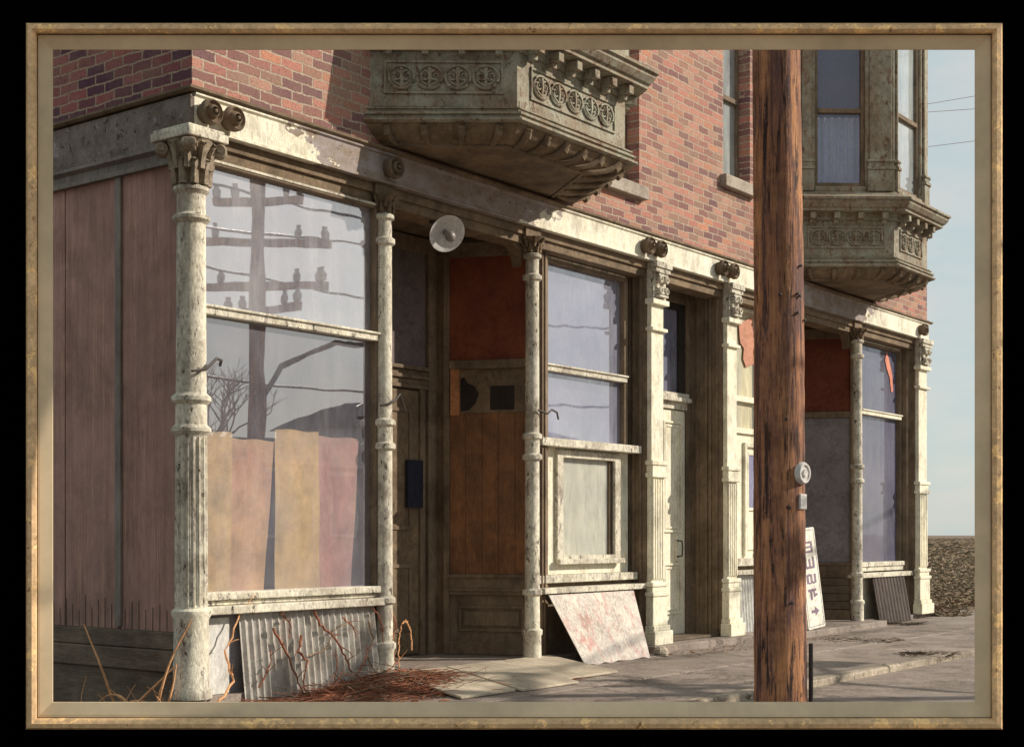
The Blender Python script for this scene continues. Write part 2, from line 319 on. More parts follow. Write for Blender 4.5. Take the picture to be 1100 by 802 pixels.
m_dead.node_tree.nodes['Principled BSDF'].inputs['Base Color'].default_value = (.0006, .0006, .0006, 1)
m_dead.node_tree.nodes['Principled BSDF'].inputs['Roughness'].default_value = 1
m_dead.node_tree.nodes['Principled BSDF'].inputs['Specular IOR Level'].default_value = 0

# ------------------------------------------------------------------ the setting: ground
SW = -.08; ST = -.14
def struct(o): o['kind'] = 'structure'; return o
g = MB().box(-2500, 2500, -2500, 2500, -1.2, ST - .02).build('ground', weathered('far_ground', (.26, .185, .125), (.19, .145, .095), (.11, .09, .06), .8, None, scale=.15, fscale=2.5, bump=0)); struct(g)
st = MB().box(-60, 300, -13, -2.86, ST - .3, ST).build('street', m_concrete); struct(st)
sw = MB()
xs = [-2.2, 1.35, 4.1, 6.85, 9.6, 12.35, 15.1, 18.2, 22, 30]
for i in range(len(xs) - 1):
    sw.box(xs[i] + .007, xs[i + 1] - .007, -1.49, -.02 if xs[i] < 14 else .6, SW - .3, SW)
    sw.box(xs[i] + .007, xs[i + 1] - .007, -2.70, -1.505, SW - .3, SW - .004)
o = sw.build('sidewalk', m_concrete, bevel=.012); struct(o)
kb = MB()
x = -6
while x < 60:
    kb.box(x, x + 1.79, -2.86, -2.715, ST - .2, SW + .012 + random.uniform(-.008, .008)); x += 1.8
struct(kb.build('kerb', m_kerb, bevel=.02))
struct(MB().box(-40, -.03, -.02, 40, ST - .3, -.11).build('dirt_lot', m_lot))

# ------------------------------------------------------------------ the building
BL = empty('storefront_building', (0, 0, 0), 'old two storey red brick corner building with boarded cream shopfronts and bay windows', 'building')
def P(mb, name, mat, parent=BL, **k): return mb.build(name, mat, parent, **k)
TOP = 9.2; WX = 15.1; DEPTH = 9
# brick wall above the shopfronts, with openings (x0,x1,z0,z1)
ops = [(5.62, 6.42, 5.12, 7.3), (8.36, 9.06, 5.64, 7.9)]
wb = MB(); x = .003
for (a, b, z0, z1) in ops:
    wb.box(x, a, 0, .3, 4.66, TOP); wb.box(a, b, 0, .3, 4.66, z0); wb.box(a, b, 0, .3, z1, TOP); x = b
wb.box(x, WX, 0, .3, 4.66, TOP)
P(wb, 'wall', m_brick)
P(MB().box(0, .3, .303, DEPTH, 4.66, TOP).box(0, .002, .003, .303, 4.66, TOP), 'wall', m_brick_shaded)
P(MB().box(WX - .3, WX, .3, DEPTH, -.1, TOP), 'wall', m_brick_shaded)
P(MB().box(.3, WX - .3, DEPTH - .3, DEPTH, -.1, TOP), 'wall', m_brick)
P(MB().box(-.1, WX + .1, -.1, DEPTH + .1, TOP, TOP + .25), 'roof', m_brown)
# inside: ceiling above shops, dark back wall
P(MB().box(.3, WX - .3, .31, DEPTH - .3, 4.36, 4.46), 'ceiling', m_brown2)
P(MB().box(.3, WX - .3, 2.4, 2.5, 0, 4.36), 'inner_wall', m_black)
P(MB().box(.3, WX - .3, 1.2, 1.3, 4.6, TOP - .05), 'inner_wall', m_black)
P(MB().box(.05, WX - .05, 0.0, DEPTH - .3, -.5, -.003), 'floor', m_concrete)
# fascia (front), side fascia, cornice strips, beam
fp = [(0, 4.345), (.045, 4.345), (.045, 4.365), (.03, 4.375), (.03, 4.585), (.05, 4.6), (.05, 4.615), (0, 4.615)]
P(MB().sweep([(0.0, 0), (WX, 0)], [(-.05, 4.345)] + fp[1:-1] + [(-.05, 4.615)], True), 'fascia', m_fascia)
P(MB().sweep([(0, DEPTH), (0, .0), (0, -.028)], [(-.05, 4.25), (.035, 4.25), (.035, 4.6), (-.05, 4.6)], True), 'fascia', m_fside, label='dark grey-brown side fascia of the building')
P(MB().sweep([(0, DEPTH), (0, 0), (WX, 0), (WX, .4)], [(-.02, 4.617), (.055, 4.617), (.075, 4.632), (.075, 4.65), (.03, 4.672), (-.02, 4.672)], True), 'cornice', m_brown2)
P(MB().sweep([(0, DEPTH), (0, .14)], [(-.05, 4.10), (.05, 4.10), (.05, 4.13), (.025, 4.15), (.025, 4.20), (.07, 4.22), (.07, 4.245), (-.05, 4.245)], True), 'beam', m_batten)
P(MB().box(0.1, WX - .1, .06, .30, 4.175, 4.344).box(0.12, WX - .12, .03, .06, 4.26, 4.344), 'beam', m_brown2, bevel=.006)
# side wall of plum planks
for i in range(12):
    y0 = .14 + i * .72; 
    P(MB().box(-.0, .04, y0 + .008, y0 + .712, .50, 4.10), 'plank', m_plank)
for y0 in (.83, 2.27, 3.71, 5.15, 6.59):
    P(MB().box(-.025, -.002, y0, y0 + .07, .52, 4.10), 'batten', m_batten, bevel=.005)
kn = MB()
for i in range(34): kn.box(-.004, .0, .2 + i * .085, .206 + i * .085, .5, .5 + random.uniform(.12, .26))
P(kn, 'plank_split', m_base)
P(MB().box(-.03, .04, .14, DEPTH, .36, .498).box(-.05, .04, .14, DEPTH, .19, .357).box(-.02, .04, .14, DEPTH, -.15, .187), 'base_board', m_base, bevel=.012)

# ---- columns
def acanthus(mb, c, r0, r1, z0, z1, n=8):
    for row, (f0, f1) in enumerate(((0, .55), (.35, .92))):
        for k in range(n):
            a = 2 * math.pi * (k + .5 * row) / n
            pts = []
            for t in (0, .3, .6, .85, 1, 1.05):
                zz = z0 + (z1 - z0) * (f0 + (f1 - f0) * min(t, 1) * (1 if t < 1.04 else .93)); rr = r0 + (r1 - r0) * (f0 + (f1 - f0) * t) ** 1.6 + .006 + .035 * max(0, t - .55)
                pts.append((c[0] + rr * math.cos(a), c[1] + rr * math.sin(a), c[2] + zz))
            mb.tube(pts, r0 * .30, 5, r0 * .16)
    return mb
def column(x, y, r, z0, ztop, big=False):
    s = r / .075
    if big:
        prof = [(1.35, 0), (1.35, .06), (1.15, .09), (1.12, .60), (1.3, .64), (1.3, .67), (1.05, .69), (1.05, .70), (1.05, .72), (1.0, 1.97), (1.0, 1.99), (1.0, 2.0), (1.05, 2.01), (1.28, 2.035), (1.28, 2.06), (1.02, 2.09), (1.0, 2.24), (1.28, 2.27), (1.28, 2.30), (.98, 2.33), (.92, 3.62), (1.2, 3.65), (1.2, 3.675), (.92, 3.70), (.92, 3.84), (1.15, 3.87), (1.15, 3.895), (.95, 3.91)]
        fl = (.715, 1.975)
    else:
        prof = [(1.3, 0), (1.3, .05), (1.25, .23), (1.45, .25), (1.45, .29), (1.1, .31), (1.05, .63), (1.4, .65), (1.4, .69), (1.05, .71), (1.0, 1.99), (1.4, 2.01), (1.4, 2.05), (1.05, 2.07), (1.05, 2.2), (1.4, 2.22), (1.4, 2.26), (1.0, 2.28), (.95, 3.80), (1.35, 3.82), (1.35, 3.86), (.95, 3.88), (.95, 4.02), (1.3, 4.04), (1.3, 4.07), (.9, 4.09)]
        fl = None
    c = P(MB().lathe([(a * r, z) for a, z in prof], 64 if big else 28, (x, y, z0), flute=fl), 'column', m_white, smooth=True)
    zc = z0 + prof[-1][1]
    if big:
        mb = MB().lathe([(r * .95, 0), (r * 1.0, .12), (r * 1.2, .24), (r * 1.55, .33)], 20, (x, y, zc))
        acanthus(mb, (x, y, zc), r * 1.0, r * 1.5, 0, .33, 9)
        for a in (225, 315, 135, 45):                 # volutes at the corners
            ca, sa = math.cos(R(a)), math.sin(R(a))
            M = Matrix.Translation((x + ca * .215, y + sa * .215, zc + .27)) @ Matrix.Rotation(R(a), 4, 'Z') @ Matrix.Rotation(R(90), 4, 'X')
            mb.lathe([(.045, -.05), (.055, -.03), (.055, .03), (.045, .05)], 14, M=M); mb.lathe([(.02, -.065), (.02, .065)], 10, M=M)
        P(mb, 'capital', m_capb, c, smooth=True)
        P(MB().box(x - .19, x + .21, y - .19, y + .25, zc + .335, zc + .40).box(x - .165, x + .19, y - .165, y + .25, zc + .40, zc + .43), 'abacus', m_white, c, bevel=.008)
    else:
        mb = MB().lathe([(r * .9, 0), (r * 1.0, .08), (r * 1.7, .15)], 16, (x, y, zc)); acanthus(mb, (x, y, zc), r * .95, r * 1.6, 0, .15, 7)
        P(mb, 'capital', m_brown2, c, smooth=True)
        P(MB().box(x - .13, x + .13, y - .02, y + .14, zc + .152, 4.343), 'abacus', m_brown2, c, bevel=.006)
    return c
column(0.02, .03, .118, 0, 4.3, True)
for (cx_, cy_) in ((2.2, .02), (4.42, .02), (9.95, .02), (12.42, .02)): column(cx_, cy_, .072, 0, 4.3)

# ---- rosettes
def rosette(x, z, r=.098):
    M = Matrix.Translation((x, -.03, z)) @ Matrix.Rotation(R(90), 4, 'X')
    mb = MB().lathe([(r * .8, 0), (r * .8, .05), (r, .06), (r, .10), (r * .85, .115), (r * .72, .09), (r * .6, .085), (r * .5, .115), (r * .34, .13), (r * .3, .10), (r * .15, .10), (r * .13, .14), (.004, .145)], 22, M=M)
    P(mb, 'rosette', m_brown, smooth=True)
for x, z in ((.10, 4.475), (.33, 4.475), (2.2, 4.48), (6.47, 4.48), (6.72, 4.48), (8.17, 4.48), (8.44, 4.48), (14.72, 4.48)): rosette(x, z)

# ---- windows: frame + pane in plane Y=y
def sheet(x0, x1, y, z0, z1, M=None): return MB().add([(x0, y, z0), (x1, y, z0), (x1, y, z1), (x0, y, z1)], [(0, 1, 2, 3)], M)
def shop_window(x0, x1, z0, z1, y, zm=None, glass=m_glass, fr=m_white, w_=.055, side=m_brown, back=None, low=None):
    mb = MB().box(x0, x0 + w_, y - .05, y + .05, z0, z1).box(x1 - w_, x1, y - .05, y + .05, z0, z1).box(x0 + w_, x1 - w_, y - .05, y + .05, z1 - w_, z1)
    f = P(mb, 'window', side, bevel=.006)
    if low:
        P(sheet(x0 + w_ - .02, x1 - w_ + .02, y + .016, z0, zm), 'pane', low, f); P(sheet(x0 + w_ - .02, x1 - w_ + .02, y + .016, zm, z1 - w_ + .02), 'pane', glass, f)
    else: P(sheet(x0 + w_ - .02, x1 - w_ + .02, y + .016, z0, z1 - w_ + .02), 'pane', glass, f)
    if zm:
        P(MB().box(x0 + w_ * .4, x1 - w_ * .4, y - .065, y + .01, zm - .035, zm + .045).box(x0 + w_ * .4, x1 - w_ * .4, y - .085, y - .065, zm + .02, zm + .04), 'crossbar', fr, f, bevel=.006)
    P(MB().box(x0 + w_, x1 - w_, y - .058, y - .0505, z1 - .03, z1 - .012), 'glazing_bead', m_white, f)
    if back: P(MB().box(x0 + w_, x1 - w_, y + .12, y + .14, z0, z1), 'blind', back, f)
    return f
def sill(x0, x1, y, zs, mat=m_white):
    """zs list of (z0,z1,proj)"""
    for (a, b, p) in zs: P(MB().box(x0, x1, y - p, y + .05, a, b), 'sill', mat, bevel=.008)
shop_window(.10, 2.15, .80, 4.175, .08, 2.99, w_=.05, low=glass_mat('clear_shop_glass', (.66, .64, .70), .16, .30, tint=(.97, .97, .97), rough=.01))
P(MB().box(2.151, 2.30, .06, .55, .0, 4.17), 'jamb', m_brown)
sill(.10, 2.20, .08, [(.74, .80, .09), (.70, .737, .05)])
sill(.10, 2.24, .08, [(.63, .697, .13)])
P(MB().box(.10, 2.24, .10, .2, -.1, .628), 'bulkhead', m_greyb)
P(MB().box(.14, .44, .07, .099, .0, .60), 'bulkhead_panel', m_tinw, bevel=.005)
# window three and its cream panelling
shop_window(4.78, 6.50, 2.26, 4.175, .25, 3.0, m_glass3, w_=.07, back=m_blue)
sill(4.70, 6.62, .25, [(2.17, 2.255, .16)])
pn = MB()
px0, px1, pz0, pz1 = 5.17, 6.30, 1.0, 2.10
pn.box(4.72, px0, .24, .30, .83, 2.168).box(px1, 6.56, .24, .30, .83, 2.168).box(px0, px1, .24, .30, .83, pz0).box(px0, px1, .24, .30, pz1, 2.168)
pw = P(pn, 'panel', m_cream)
fr = MB().box(px0 - .05, px0 + .06, .20, .239, pz0 - .05, pz1 + .05).box(px1 - .06, px1 + .05, .20, .239, pz0 - .05, pz1 + .05).box(px0 + .06, px1 - .06, .20, .239, pz1 - .03, pz1 + .05).box(px0 + .06, px1 - .06, .20, .239, pz0 - .05, pz0 + .03).box(px0 - .07, px1 + .07, .15, .199, pz0 - .065, pz0 - .01)
P(fr, 'casing', m_white, pw, bevel=.006)
P(MB().box(px0 + .061, px0 + .11, .25, .33, pz0 + .03, pz1 - .03).box(px1 - .11, px1 - .061, .25, .33, pz0 + .03, pz1 - .03), 'reveal', m_brown, pw)
P(MB().box(px0 + .001, px1 - .001, .285, .295, pz0 + .001, pz1 - .001), 'blind', m_cream, pw)
P(sheet(px0 + .11, px1 - .11, .272, pz0 + .03, pz1 - .03), 'pane', glass_mat('blind_glass', (.80, .80, .70), .45, .12), pw)
sill(4.70, 6.60, .25, [(.745, .828, .12)])
sill(4.66, 6.66, .25, [(.64, .70, .22)])
P(MB().box(4.7, 6.62, .22, .3, .70, .744).box(4.7, 6.62, .20, .3, -.02, .639), 'bulkhead', m_brown)

# ---- pilasters with piers behind
def pilaster(x0, x1, depth=.6):
    xc = (x0 + x1) / 2; hw = (x1 - x0) / 2
    c = P(MB().box(xc - hw * .82, xc + hw * .82, -.02, .04, .66, 3.92), 'pilaster', m_cream, bevel=.006)
    b = MB().box(xc - hw * 1.25, xc + hw * 1.25, -.11, .04, 0, .16).box(xc - hw * 1.12, xc + hw * 1.12, -.085, .04, .16, .22).box(xc - hw, xc + hw, -.06, .04, .22, .55).box(xc - hw * 1.12, xc + hw * 1.12, -.075, .04, .55, .60).box(xc - hw * .95, xc + hw * .95, -.05, .04, .60, .66).box(xc - hw * 1.1, xc + hw * 1.1, -.065, .04, .66, .71)
    P(b, 'base', m_cream, c, bevel=.01)
    fl = MB(); n = 5
    for k in range(n):
        a = xc - hw * .8 + (2 * hw * .8) * (k + .12) / n; fl.box(a, a + 2 * hw * .8 / n * .62, -.042, -.0205, .74, 1.88)
    P(fl, 'fluting', m_cream, c, bevel=.006)
    cl = MB().box(xc - hw * 1.05, xc + hw * 1.05, -.06, .04, 1.90, 1.95).box(xc - hw * .9, xc + hw * .9, -.045, .04, 1.95, 2.04).box(xc - hw * 1.08, xc + hw * 1.08, -.062, .04, 2.04, 2.09)
    P(cl, 'collar', m_cream, c, bevel=.008); P(MB().box(xc - hw * 1.05, xc + hw * 1.05, -.06, .04, 3.56, 3.60), 'collar', m_cream, c, bevel=.008); cl = MB().box(xc - hw * 1.1, xc + hw * 1.1, -.075, .04, 3.86, 3.92)
    P(cl, 'collar', m_cream, c, bevel=.008)
    k = MB().box(xc - hw * .85, xc + hw * .85, -.05, .04, 3.92, 4.34).box(xc - hw * 1.05, xc + hw * 1.05, -.12, -.046, 4.27, 4.34).box(xc - hw * .98, xc + hw * .98, -.10, -.05, 4.22, 4.27)
    for i in range(9):          # console scroll seen from the front as stepped rolls
        t = i / 8; k.box(xc - hw * .62, xc + hw * .62, -.06 - .05 * abs(math.cos(t * 3.1)), -.045, 3.94 + .27 * t, 3.965 + .27 * t)
    for sx in (-1, 1):
        for zz in (4.14, 4.01):
            M = Matrix.Translation((xc + sx * hw * .38, -.075, zz)) @ Matrix.Rotation(R(90), 4, 'X')
            k.lathe([(.035, 0), (.045, .02), (.045, .04), (.03, .05), (.012, .035), (.01, .06)], 12, M=M)
    P(k, 'bracket', m_white, c, bevel=.004)
    pr = MB().box(x0 + .02, x1 - .02, .041, depth, 0, 4.344)
    for d in (.1, .19, .25, .37, .45):
        if d < depth - .05: pr.box(x0 + .0, x1 - .0, d, d + .035, 0.0, 4.34)
    P(pr, 'pier', m_brown, c, bevel=.006)
    return c
pilaster(6.62, 6.94); pilaster(8.40, 8.70); pilaster(14.66, 15.08, .35)

# ---- porch one: splayed right wall and back wall with door
def splay_wall(A, B, orange=True, grey=False):
    """A at the front, B at the back of the recess; the visible face looks towards -x"""
    M, L = face_M(B, A)     # x from back to front, outward = right of travel
    # outward must face -x
    if (M.to_3x3() @ Vector((0, 1, 0))).x > 0:
        M = M @ Matrix.Diagonal((1, -1, 1, 1))
    wl = P(MB().box(0, L, -.12, 0, 0, 4.345, M), 'porch_wall', m_brown)
    fr = MB().box(0, .06, 0, .05, 0, 4.34, M).box(L - .14, L - .02, 0, .05, 0, 4.34, M).box(.06, L - .14, 0, .05, 4.15, 4.30, M).box(.06, L - .14, 0, .06, 2.98, 3.07, M)
    fr.box(.06, L - .14, 0, .04, .62, .84, M).box(.06, L - .14, .04, .06, .80, .84, M).box(.06, L - .14, 0, .035, 0, .14, M)
    fr.box(.06, L - .14, .04, .055, .66, .69, M)
    P(fr, 'frame', m_brown, wl, bevel=.006)
    P(MB().box(.061, L - .141, 0, .02, 3.071, 4.149, M), 'board', m_red, wl, label='rust red board over the porch glass')
    if grey:
        P(MB().box(.061, L - .141, 0, .02, .841, 2.979, M), 'board', m_greyb, wl)
    else:
        bb = MB(); n = 5; ww = (L - .204) / n
        for k in range(n): bb.box(.062 + k * ww, .062 + (k + 1) * ww - .004, 0, .018 + .003 * (k % 2), .841, 2.52, M)
        P(bb, 'board', m_red2, wl, label='orange brown plank board')
        P(MB().box(.061, L - .141, 0, .012, 2.522, 2.979, M), 'board', m_brown2, wl)
        dk = MB()
        poly = [(.21, 2.54), (.21, 2.88), (.25, 2.90), (.28, 2.84), (.36, 2.80), (.41, 2.72), (.37, 2.62), (.30, 2.55)]
        Mx = M @ Matrix(((1, 0, 0, 0), (0, 0, 1, .0), (0, 1, 0, 0), (0, 0, 0, 1)))
        dk.prism([(a - .03, b) for a, b in poly], .0125, .0145, Mx)
        dk.box(.50, .76, .0125, .015, 2.55, 2.80, M)
        P(dk, 'opening_shade_patch', m_black, wl)  # thin dark sheets on the board paint the shade inside broken holes
        P(MB().box(.075, .17, .013, .04, 2.50, 2.99, M), 'slat', weathered('orange_slat', (.55, .24, .10), (.46, .20, .09), (.3, .15, .08), .3, None, bump=.2), wl, label='bright orange slat nailed beside the dark patches standing in for an opening')
    if not grey:
        P(MB().box(.16, L - .22, 0, .022, .24, .27, M).box(.16, L - .22, 0, .022, .48, .51, M).box(.16, .19, 0, .022, .27, .48, M).box(L - .25, L - .22, 0, .022, .27, .48, M).box(.22, L - .28, 0, .03, .30, .45, M), 'bottom_panel', m_brown, wl, bevel=.005)
    else:
        lb = MB()
        for k in range(4): lb.box(.06, L - .14, 0, .03 - .004 * (k % 2), .15 + k * .117, .262 + k * .117, M)
        P(lb, 'clapboard', m_base, wl, bevel=.006)
    return wl
splay_wall((4.79, .12), (4.36, 1.12))
splay_wall((12.75, .12), (12.3, 1.12), grey=True)
def back_wall(x0, x1, y, post=True):
    bw = P(MB().box(x0, x1, y, y + .1, 0, 4.345), 'porch_wall', m_brown)
    f = MB().box(x1 - .16, x1 - .02, y - .06, y, 0, 4.34).box(x0, x1 - .16, y - .05, y, 4.18, 4.34)
    for i, (a, b, p) in enumerate(((2.76, 2.80, .07), (2.80, 2.86, .05), (2.86, 2.90, .08), (2.90, 2.95, .05), (2.95, 2.99, .09))): f.box(x0, x1 - .162, y - p, y, a, b)
    P(f, 'frame', m_brown, bw, bevel=.006)
    P(MB().box(x0 + .1, x1 - .17, y - .02, y, 2.992, 4.178), 'transom_pane', m_mauve, bw)
    # the door
    dx1 = x1 - .3
    d = P(MB().box(dx1 - .95, dx1, y - .04, y, .02, 2.74), 'door', m_brown2, bevel=.006)
    dm = MB()
    for (a, b, c_, e) in ((-.83, -.12, 1.30, 2.55), (-.83, -.52, .25, .95), (-.43, -.12, .25, .95)):
        dm.box(dx1 + a, dx1 + b, y - .055, y - .04, c_, c_ + .04).box(dx1 + a, dx1 + b, y - .055, y - .04, e - .04, e).box(dx1 + a, dx1 + a + .04, y - .055, y - .04, c_ + .04, e - .04).box(dx1 + b - .04, dx1 + b, y - .055, y - .04, c_ + .04, e - .04)
    P(dm, 'door_moulding', m_brown, d, bevel=.004)
    P(MB().box(dx1, dx1 + .04, y - .07, y, 0, 2.76).box(dx1 + .06, dx1 + .10, y - .05, y, 0, 2.76), 'door_casing', m_brown, bw, bevel=.006)
    P(MB().box(dx1 - .22, dx1 + .02, y - .085, y - .056, 1.53, 2.02), 'notice_plate', weathered('navy_plate', (.022, .026, .045), (.018, .02, .036), (.02, .02, .03), .4, None, bump=.1), d, label='dark blue plate fixed to the porch door')
    P(MB().lathe([(.01, 0), (.03, .01), (.03, .03), (.015, .05)], 12, M=Matrix.Translation((dx1 - .86, y - .04, 1.08)) @ Matrix.Rotation(R(90), 4, 'X')), 'handle', m_metal, d)
    P(MB().box(x1 - .02, x1 + .2, y - .16, y + .1, 0, 4.34), 'post', m_brown, bw)
    return bw
back_wall(2.42, 4.36, 1.26)
back_wall(10.15, 12.3, 1.26)
P(MB().box(2.43, 2.5, .56, 1.26, 0, 4.34), 'porch_wall', m_brown); P(MB().box(10.08, 10.15, .2, 1.26, 0, 4.34), 'porch_wall', m_brown)
# rounded corners under the beam of porch one
def corner_bracket(x, s):
    pts = [(0, 0)] + [(.22 * (1 - math.sin(R(a))), -.22 * (1 - math.cos(R(a)))) for a in range(0, 91, 15)]
    Mx = Matrix(((s, 0, 0, x), (0, 0, 1, .10), (0, 1, 0, 4.174), (0, 0, 0, 1)))
    P(MB().prism(pts, 0, .12, Mx), 'corner_bracket', m_brown2)
for x, s in ((2.275, 1), (4.35, -1), (12.35, -1), (10.03, 1)): corner_bracket(x, s)

# ---- door two between the pilasters
y = .5
dj = P(MB().box(6.92, 7.10, y - .02, y + .1, 0, 4.34).box(8.30, 8.43, y - .02, y + .1, 0, 4.34).box(7.10, 8.30, y - .02, y + .1, 4.10, 4.34), 'door_frame', m_brown, bevel=.006)
P(MB().box(7.10, 8.30, y - .06, y + .08, 2.93, 2.99).box(7.10, 8.30, y - .10, y + .08, 2.88, 2.93).box(7.10, 8.30, y - .03, y + .08, 2.79, 2.88), 'transom_bar', m_white, dj, bevel=.006)
P(MB().box(7.16, 7.24, y + .0, y + .06, 2.99, 4.10).box(8.15, 8.29, y + .0, y + .06, 2.99, 4.10).box(7.24, 8.15, y + .0, y + .06, 4.02, 4.10), 'transom_frame', m_black, dj)
P(sheet(7.24, 8.15, y + .033, 2.99, 4.02), 'pane', m_glass3, dj); P(MB().box(7.24, 8.15, y + .09, y + .1, 2.99, 4.02), 'blind', m_blue, dj)
d2 = P(MB().box(7.11, 8.29, y + .0, y + .05, .02, 2.78), 'door', m_cream, bevel=.006, label='tall cream panelled front door between the fluted pilasters')
dm = MB()
for (a, b, c_, e) in ((7.22, 7.64, 1.28, 2.64), (7.76, 8.18, 1.28, 2.64), (7.22, 7.64, .28, .90), (7.76, 8.18, .28, .90)):
    for q in (0, .045):
        dm.box(a + q, b - q, y - .022 + q * .2, y, c_ + q, c_ + .025 + q).box(a + q, b - q, y - .022 + q * .2, y, e - .025 - q, e - q).box(a + q, a + .025 + q, y - .022 + q * .2, y, c_ + .025 + q, e - .025 - q).box(b - .025 - q, b - q, y - .022 + q * .2, y, c_ + .025 + q, e - .025 - q)
P(dm, 'door_moulding', m_cream, d2, bevel=.003)
P(MB().box(8.04, 8.13, y - .03, y, .93, 1.24), 'lock_plate', m_cream, d2, bevel=.004)
P(MB().tube([(8.05, y - .03, 1.18), (8.05, y - .10, 1.17), (8.05, y - .11, 1.08), (8.05, y - .10, .99), (8.05, y - .03, .98)], .011, 8), 'handle', m_metal, d2, smooth=True)
P(MB().box(6.93, 8.42, .08, y, 0.0, .03), 'threshold', m_base, dj, bevel=.006)

# ---- window four (partly behind the pole)
shop_window(8.80, 9.88, 2.62, 4.175, .25, None, glass_mat('creamy_glass', (.70, .64, .45), .7, .1), w_=.05, side=m_white, back=m_cream)
P(MB().prism([(9.22, 3.95), (9.6, 4.1), (9.7, 3.5), (9.42, 3.42), (9.34, 3.52), (9.36, 3.66), (9.26, 3.72)], 0, .004, Matrix(((1, 0, 0, 0), (0, 0, 1, .243), (0, 1, 0, 0), (0, 0, 0, 1)))), 'patch', weathered('salmon_paper', (.55, .26, .17), (.50, .24, .16), (.4, .2, .15), .4, None, bump=.1), label='salmon coloured torn paper patch on the cream window')
P(MB().box(8.80, 9.88, .20, .3, 2.96, 3.03), 'crossbar', m_cream); P(MB().box(8.80, 9.88, .18, .3, 2.55, 2.619), 'crossbar', m_cream)
P(MB().box(8.84, 9.86, .27, .29, 2.62, 2.96), 'pane', m_greyb)
p4 = P(MB().box(8.80, 9.88, .22, .3, .95, 2.549), 'panel', m_cream)
P(MB().box(9.28, 9.34, .18, .219, .97, 2.44).box(9.34, 9.85, .18, .219, 2.38, 2.44).box(9.38, 9.42, .20, .219, 1.05, 2.32).box(9.42, 9.8, .20, .219, 2.28, 2.32).box(9.42, 9.8, .20, .219, 1.56, 1.60).box(9.42, 9.8, .20, .219, 1.05, 1.09), 'panel_moulding', m_cream, p4, bevel=.005)
P(MB().box(9.42, 9.8, .212, .2195, 1.60, 2.28), 'pane', m_blue, p4)
sill(8.76, 9.90, .25, [(.85, .95, .14)]); sill(8.74, 9.92, .25, [(.74, .80, .19)]); P(MB().box(8.78, 9.88, .2, .3, .80, .849).box(8.78, 9.88, .2, .3, 0, .739), 'bulkhead', m_brown)
def corrugated(M, w_, h_, pitch, amp, thick=.004, ragged=0):
    mb = MB(); n = int(w_ / pitch * 6); vs = []; fs = []
    for t in (0, 1):
        for i in range(n + 1):
            x = w_ * i / n; yy = amp * math.sin(2 * math.pi * x / pitch) + t * thick
            r_ = ragged * (random.random() if t == 0 else 0)
            vs += [(x, yy, 0 + (ragged * math.sin(x * 9) * .5)), (x, yy, h_)]
    m = 2 * (n + 1)
    for i in range(n):
        a = 2 * i; fs += [(a, a + 2, a + 3, a + 1), (m + a, m + a + 1, m + a + 3, m + a + 2), (a, m + a, m + a + 2, a + 2), (a + 1, a + 3, m + a + 3, m + a + 1)]
    fs += [(0, 1, m + 1, m), (2 * n, m + 2 * n, m + 2 * n + 1, 2 * n + 1)]
    return mb.add(vs, fs, M)
def lean_M(A, B, zb, up):
    """frame for a sheet standing on A->B (xy) at height zb, 'up' the unit vector of its height"""
    A = Vector((A[0], A[1], zb)); u = Vector((B[0], B[1], zb)) - A; u.normalize(); up = Vector(up).normalized(); n = up.cross(u).normalized()
    return Matrix(((u.x, n.x, up.x, A.x), (u.y, n.y, up.y, A.y), (u.z, n.z, up.z, A.z), (0, 0, 0, 1)))
P(corrugated(lean_M((8.80, .12), (9.9, .12), .0, (0, .06, 1)), 1.08, .73, .075, .012), 'corrugated_skirt', m_tinw, smooth=True)

# ---- window five
shop_window(12.95, 14.55, .84, 4.175, .25, 3.09, glass_mat('grimy_glass', (.20, .20, .27), .55, .12), fr=m_cream, w_=.06, back=m_mauve)
P(MB().prism([(14.02, 3.95), (14.08, 4.1), (14.16, 4.0), (14.3, 3.75), (14.34, 3.5), (14.26, 3.48), (14.2, 3.7), (14.08, 3.84)], 0, .003, Matrix(((1, 0, 0, 0), (0, 0, 1, .255), (0, 1, 0, 0), (0, 0, 0, 1)))), 'paper_scrap', weathered('salmon_scrap', (.75, .28, .2), (.7, .26, .18), (.5, .2, .15), .3, None, bump=.1), label='salmon scrap stuck to the farthest window')
sill(12.66, 14.64, .25, [(.77, .838, .1), (.70, .765, .08)]); sill(12.64, 14.72, .25, [(.61, .68, .2)])
P(MB().box(12.9, 14.66, .22, .3, -.02, .60), 'bulkhead', m_cream)
P(MB().box(14.56, 14.66, .12, .32, 0, 4.34), 'jamb', m_brown)

# ---- upper windows in the brick
def sash(x0, x1, z0, z1, y=.16):
    f = P(MB().box(x0, x0 + .05, y, y + .08, z0, z1).box(x1 - .05, x1, y, y + .08, z0, z1).box(x0 + .05, x1 - .05, y, y + .08, z0, z0 + .07).box(x0 + .05, x1 - .05, y, y + .08, z1 - .06, z1).box(x0 + .05, x1 - .05, y - .02, y + .06, (z0 + z1) / 2 - .03 - .06, (z0 + z1) / 2 - .03), 'window', m_brown, bevel=.005)
    P(sheet(x0 + .03, x1 - .03, y + .033, z0 + .03, z1 - .03), 'pane', m_glassu, f)
    P(MB().box(x0 + .03, x1 - .03, y + .09, y + .10, z0, z1), 'blind', weathered('pale_shade_' + str(int(x0)), (.56, .60, .55), (.5, .54, .5), (.4, .42, .4), .3, None, bump=.1), f)
    P(MB().box(x0 - .08, x1 + .07, -.09, .15, z0 - .15, z0 - .002), 'sill', weathered('stone_sill_' + str(int(x0)), (.42, .36, .30), (.36, .31, .26), (.2, .16, .13), .5, DARK, .65), f, bevel=.01)
    return f
sash(5.62, 6.42, 5.14, 7.3); sash(8.36, 9.06, 5.66, 8.6 - .7)

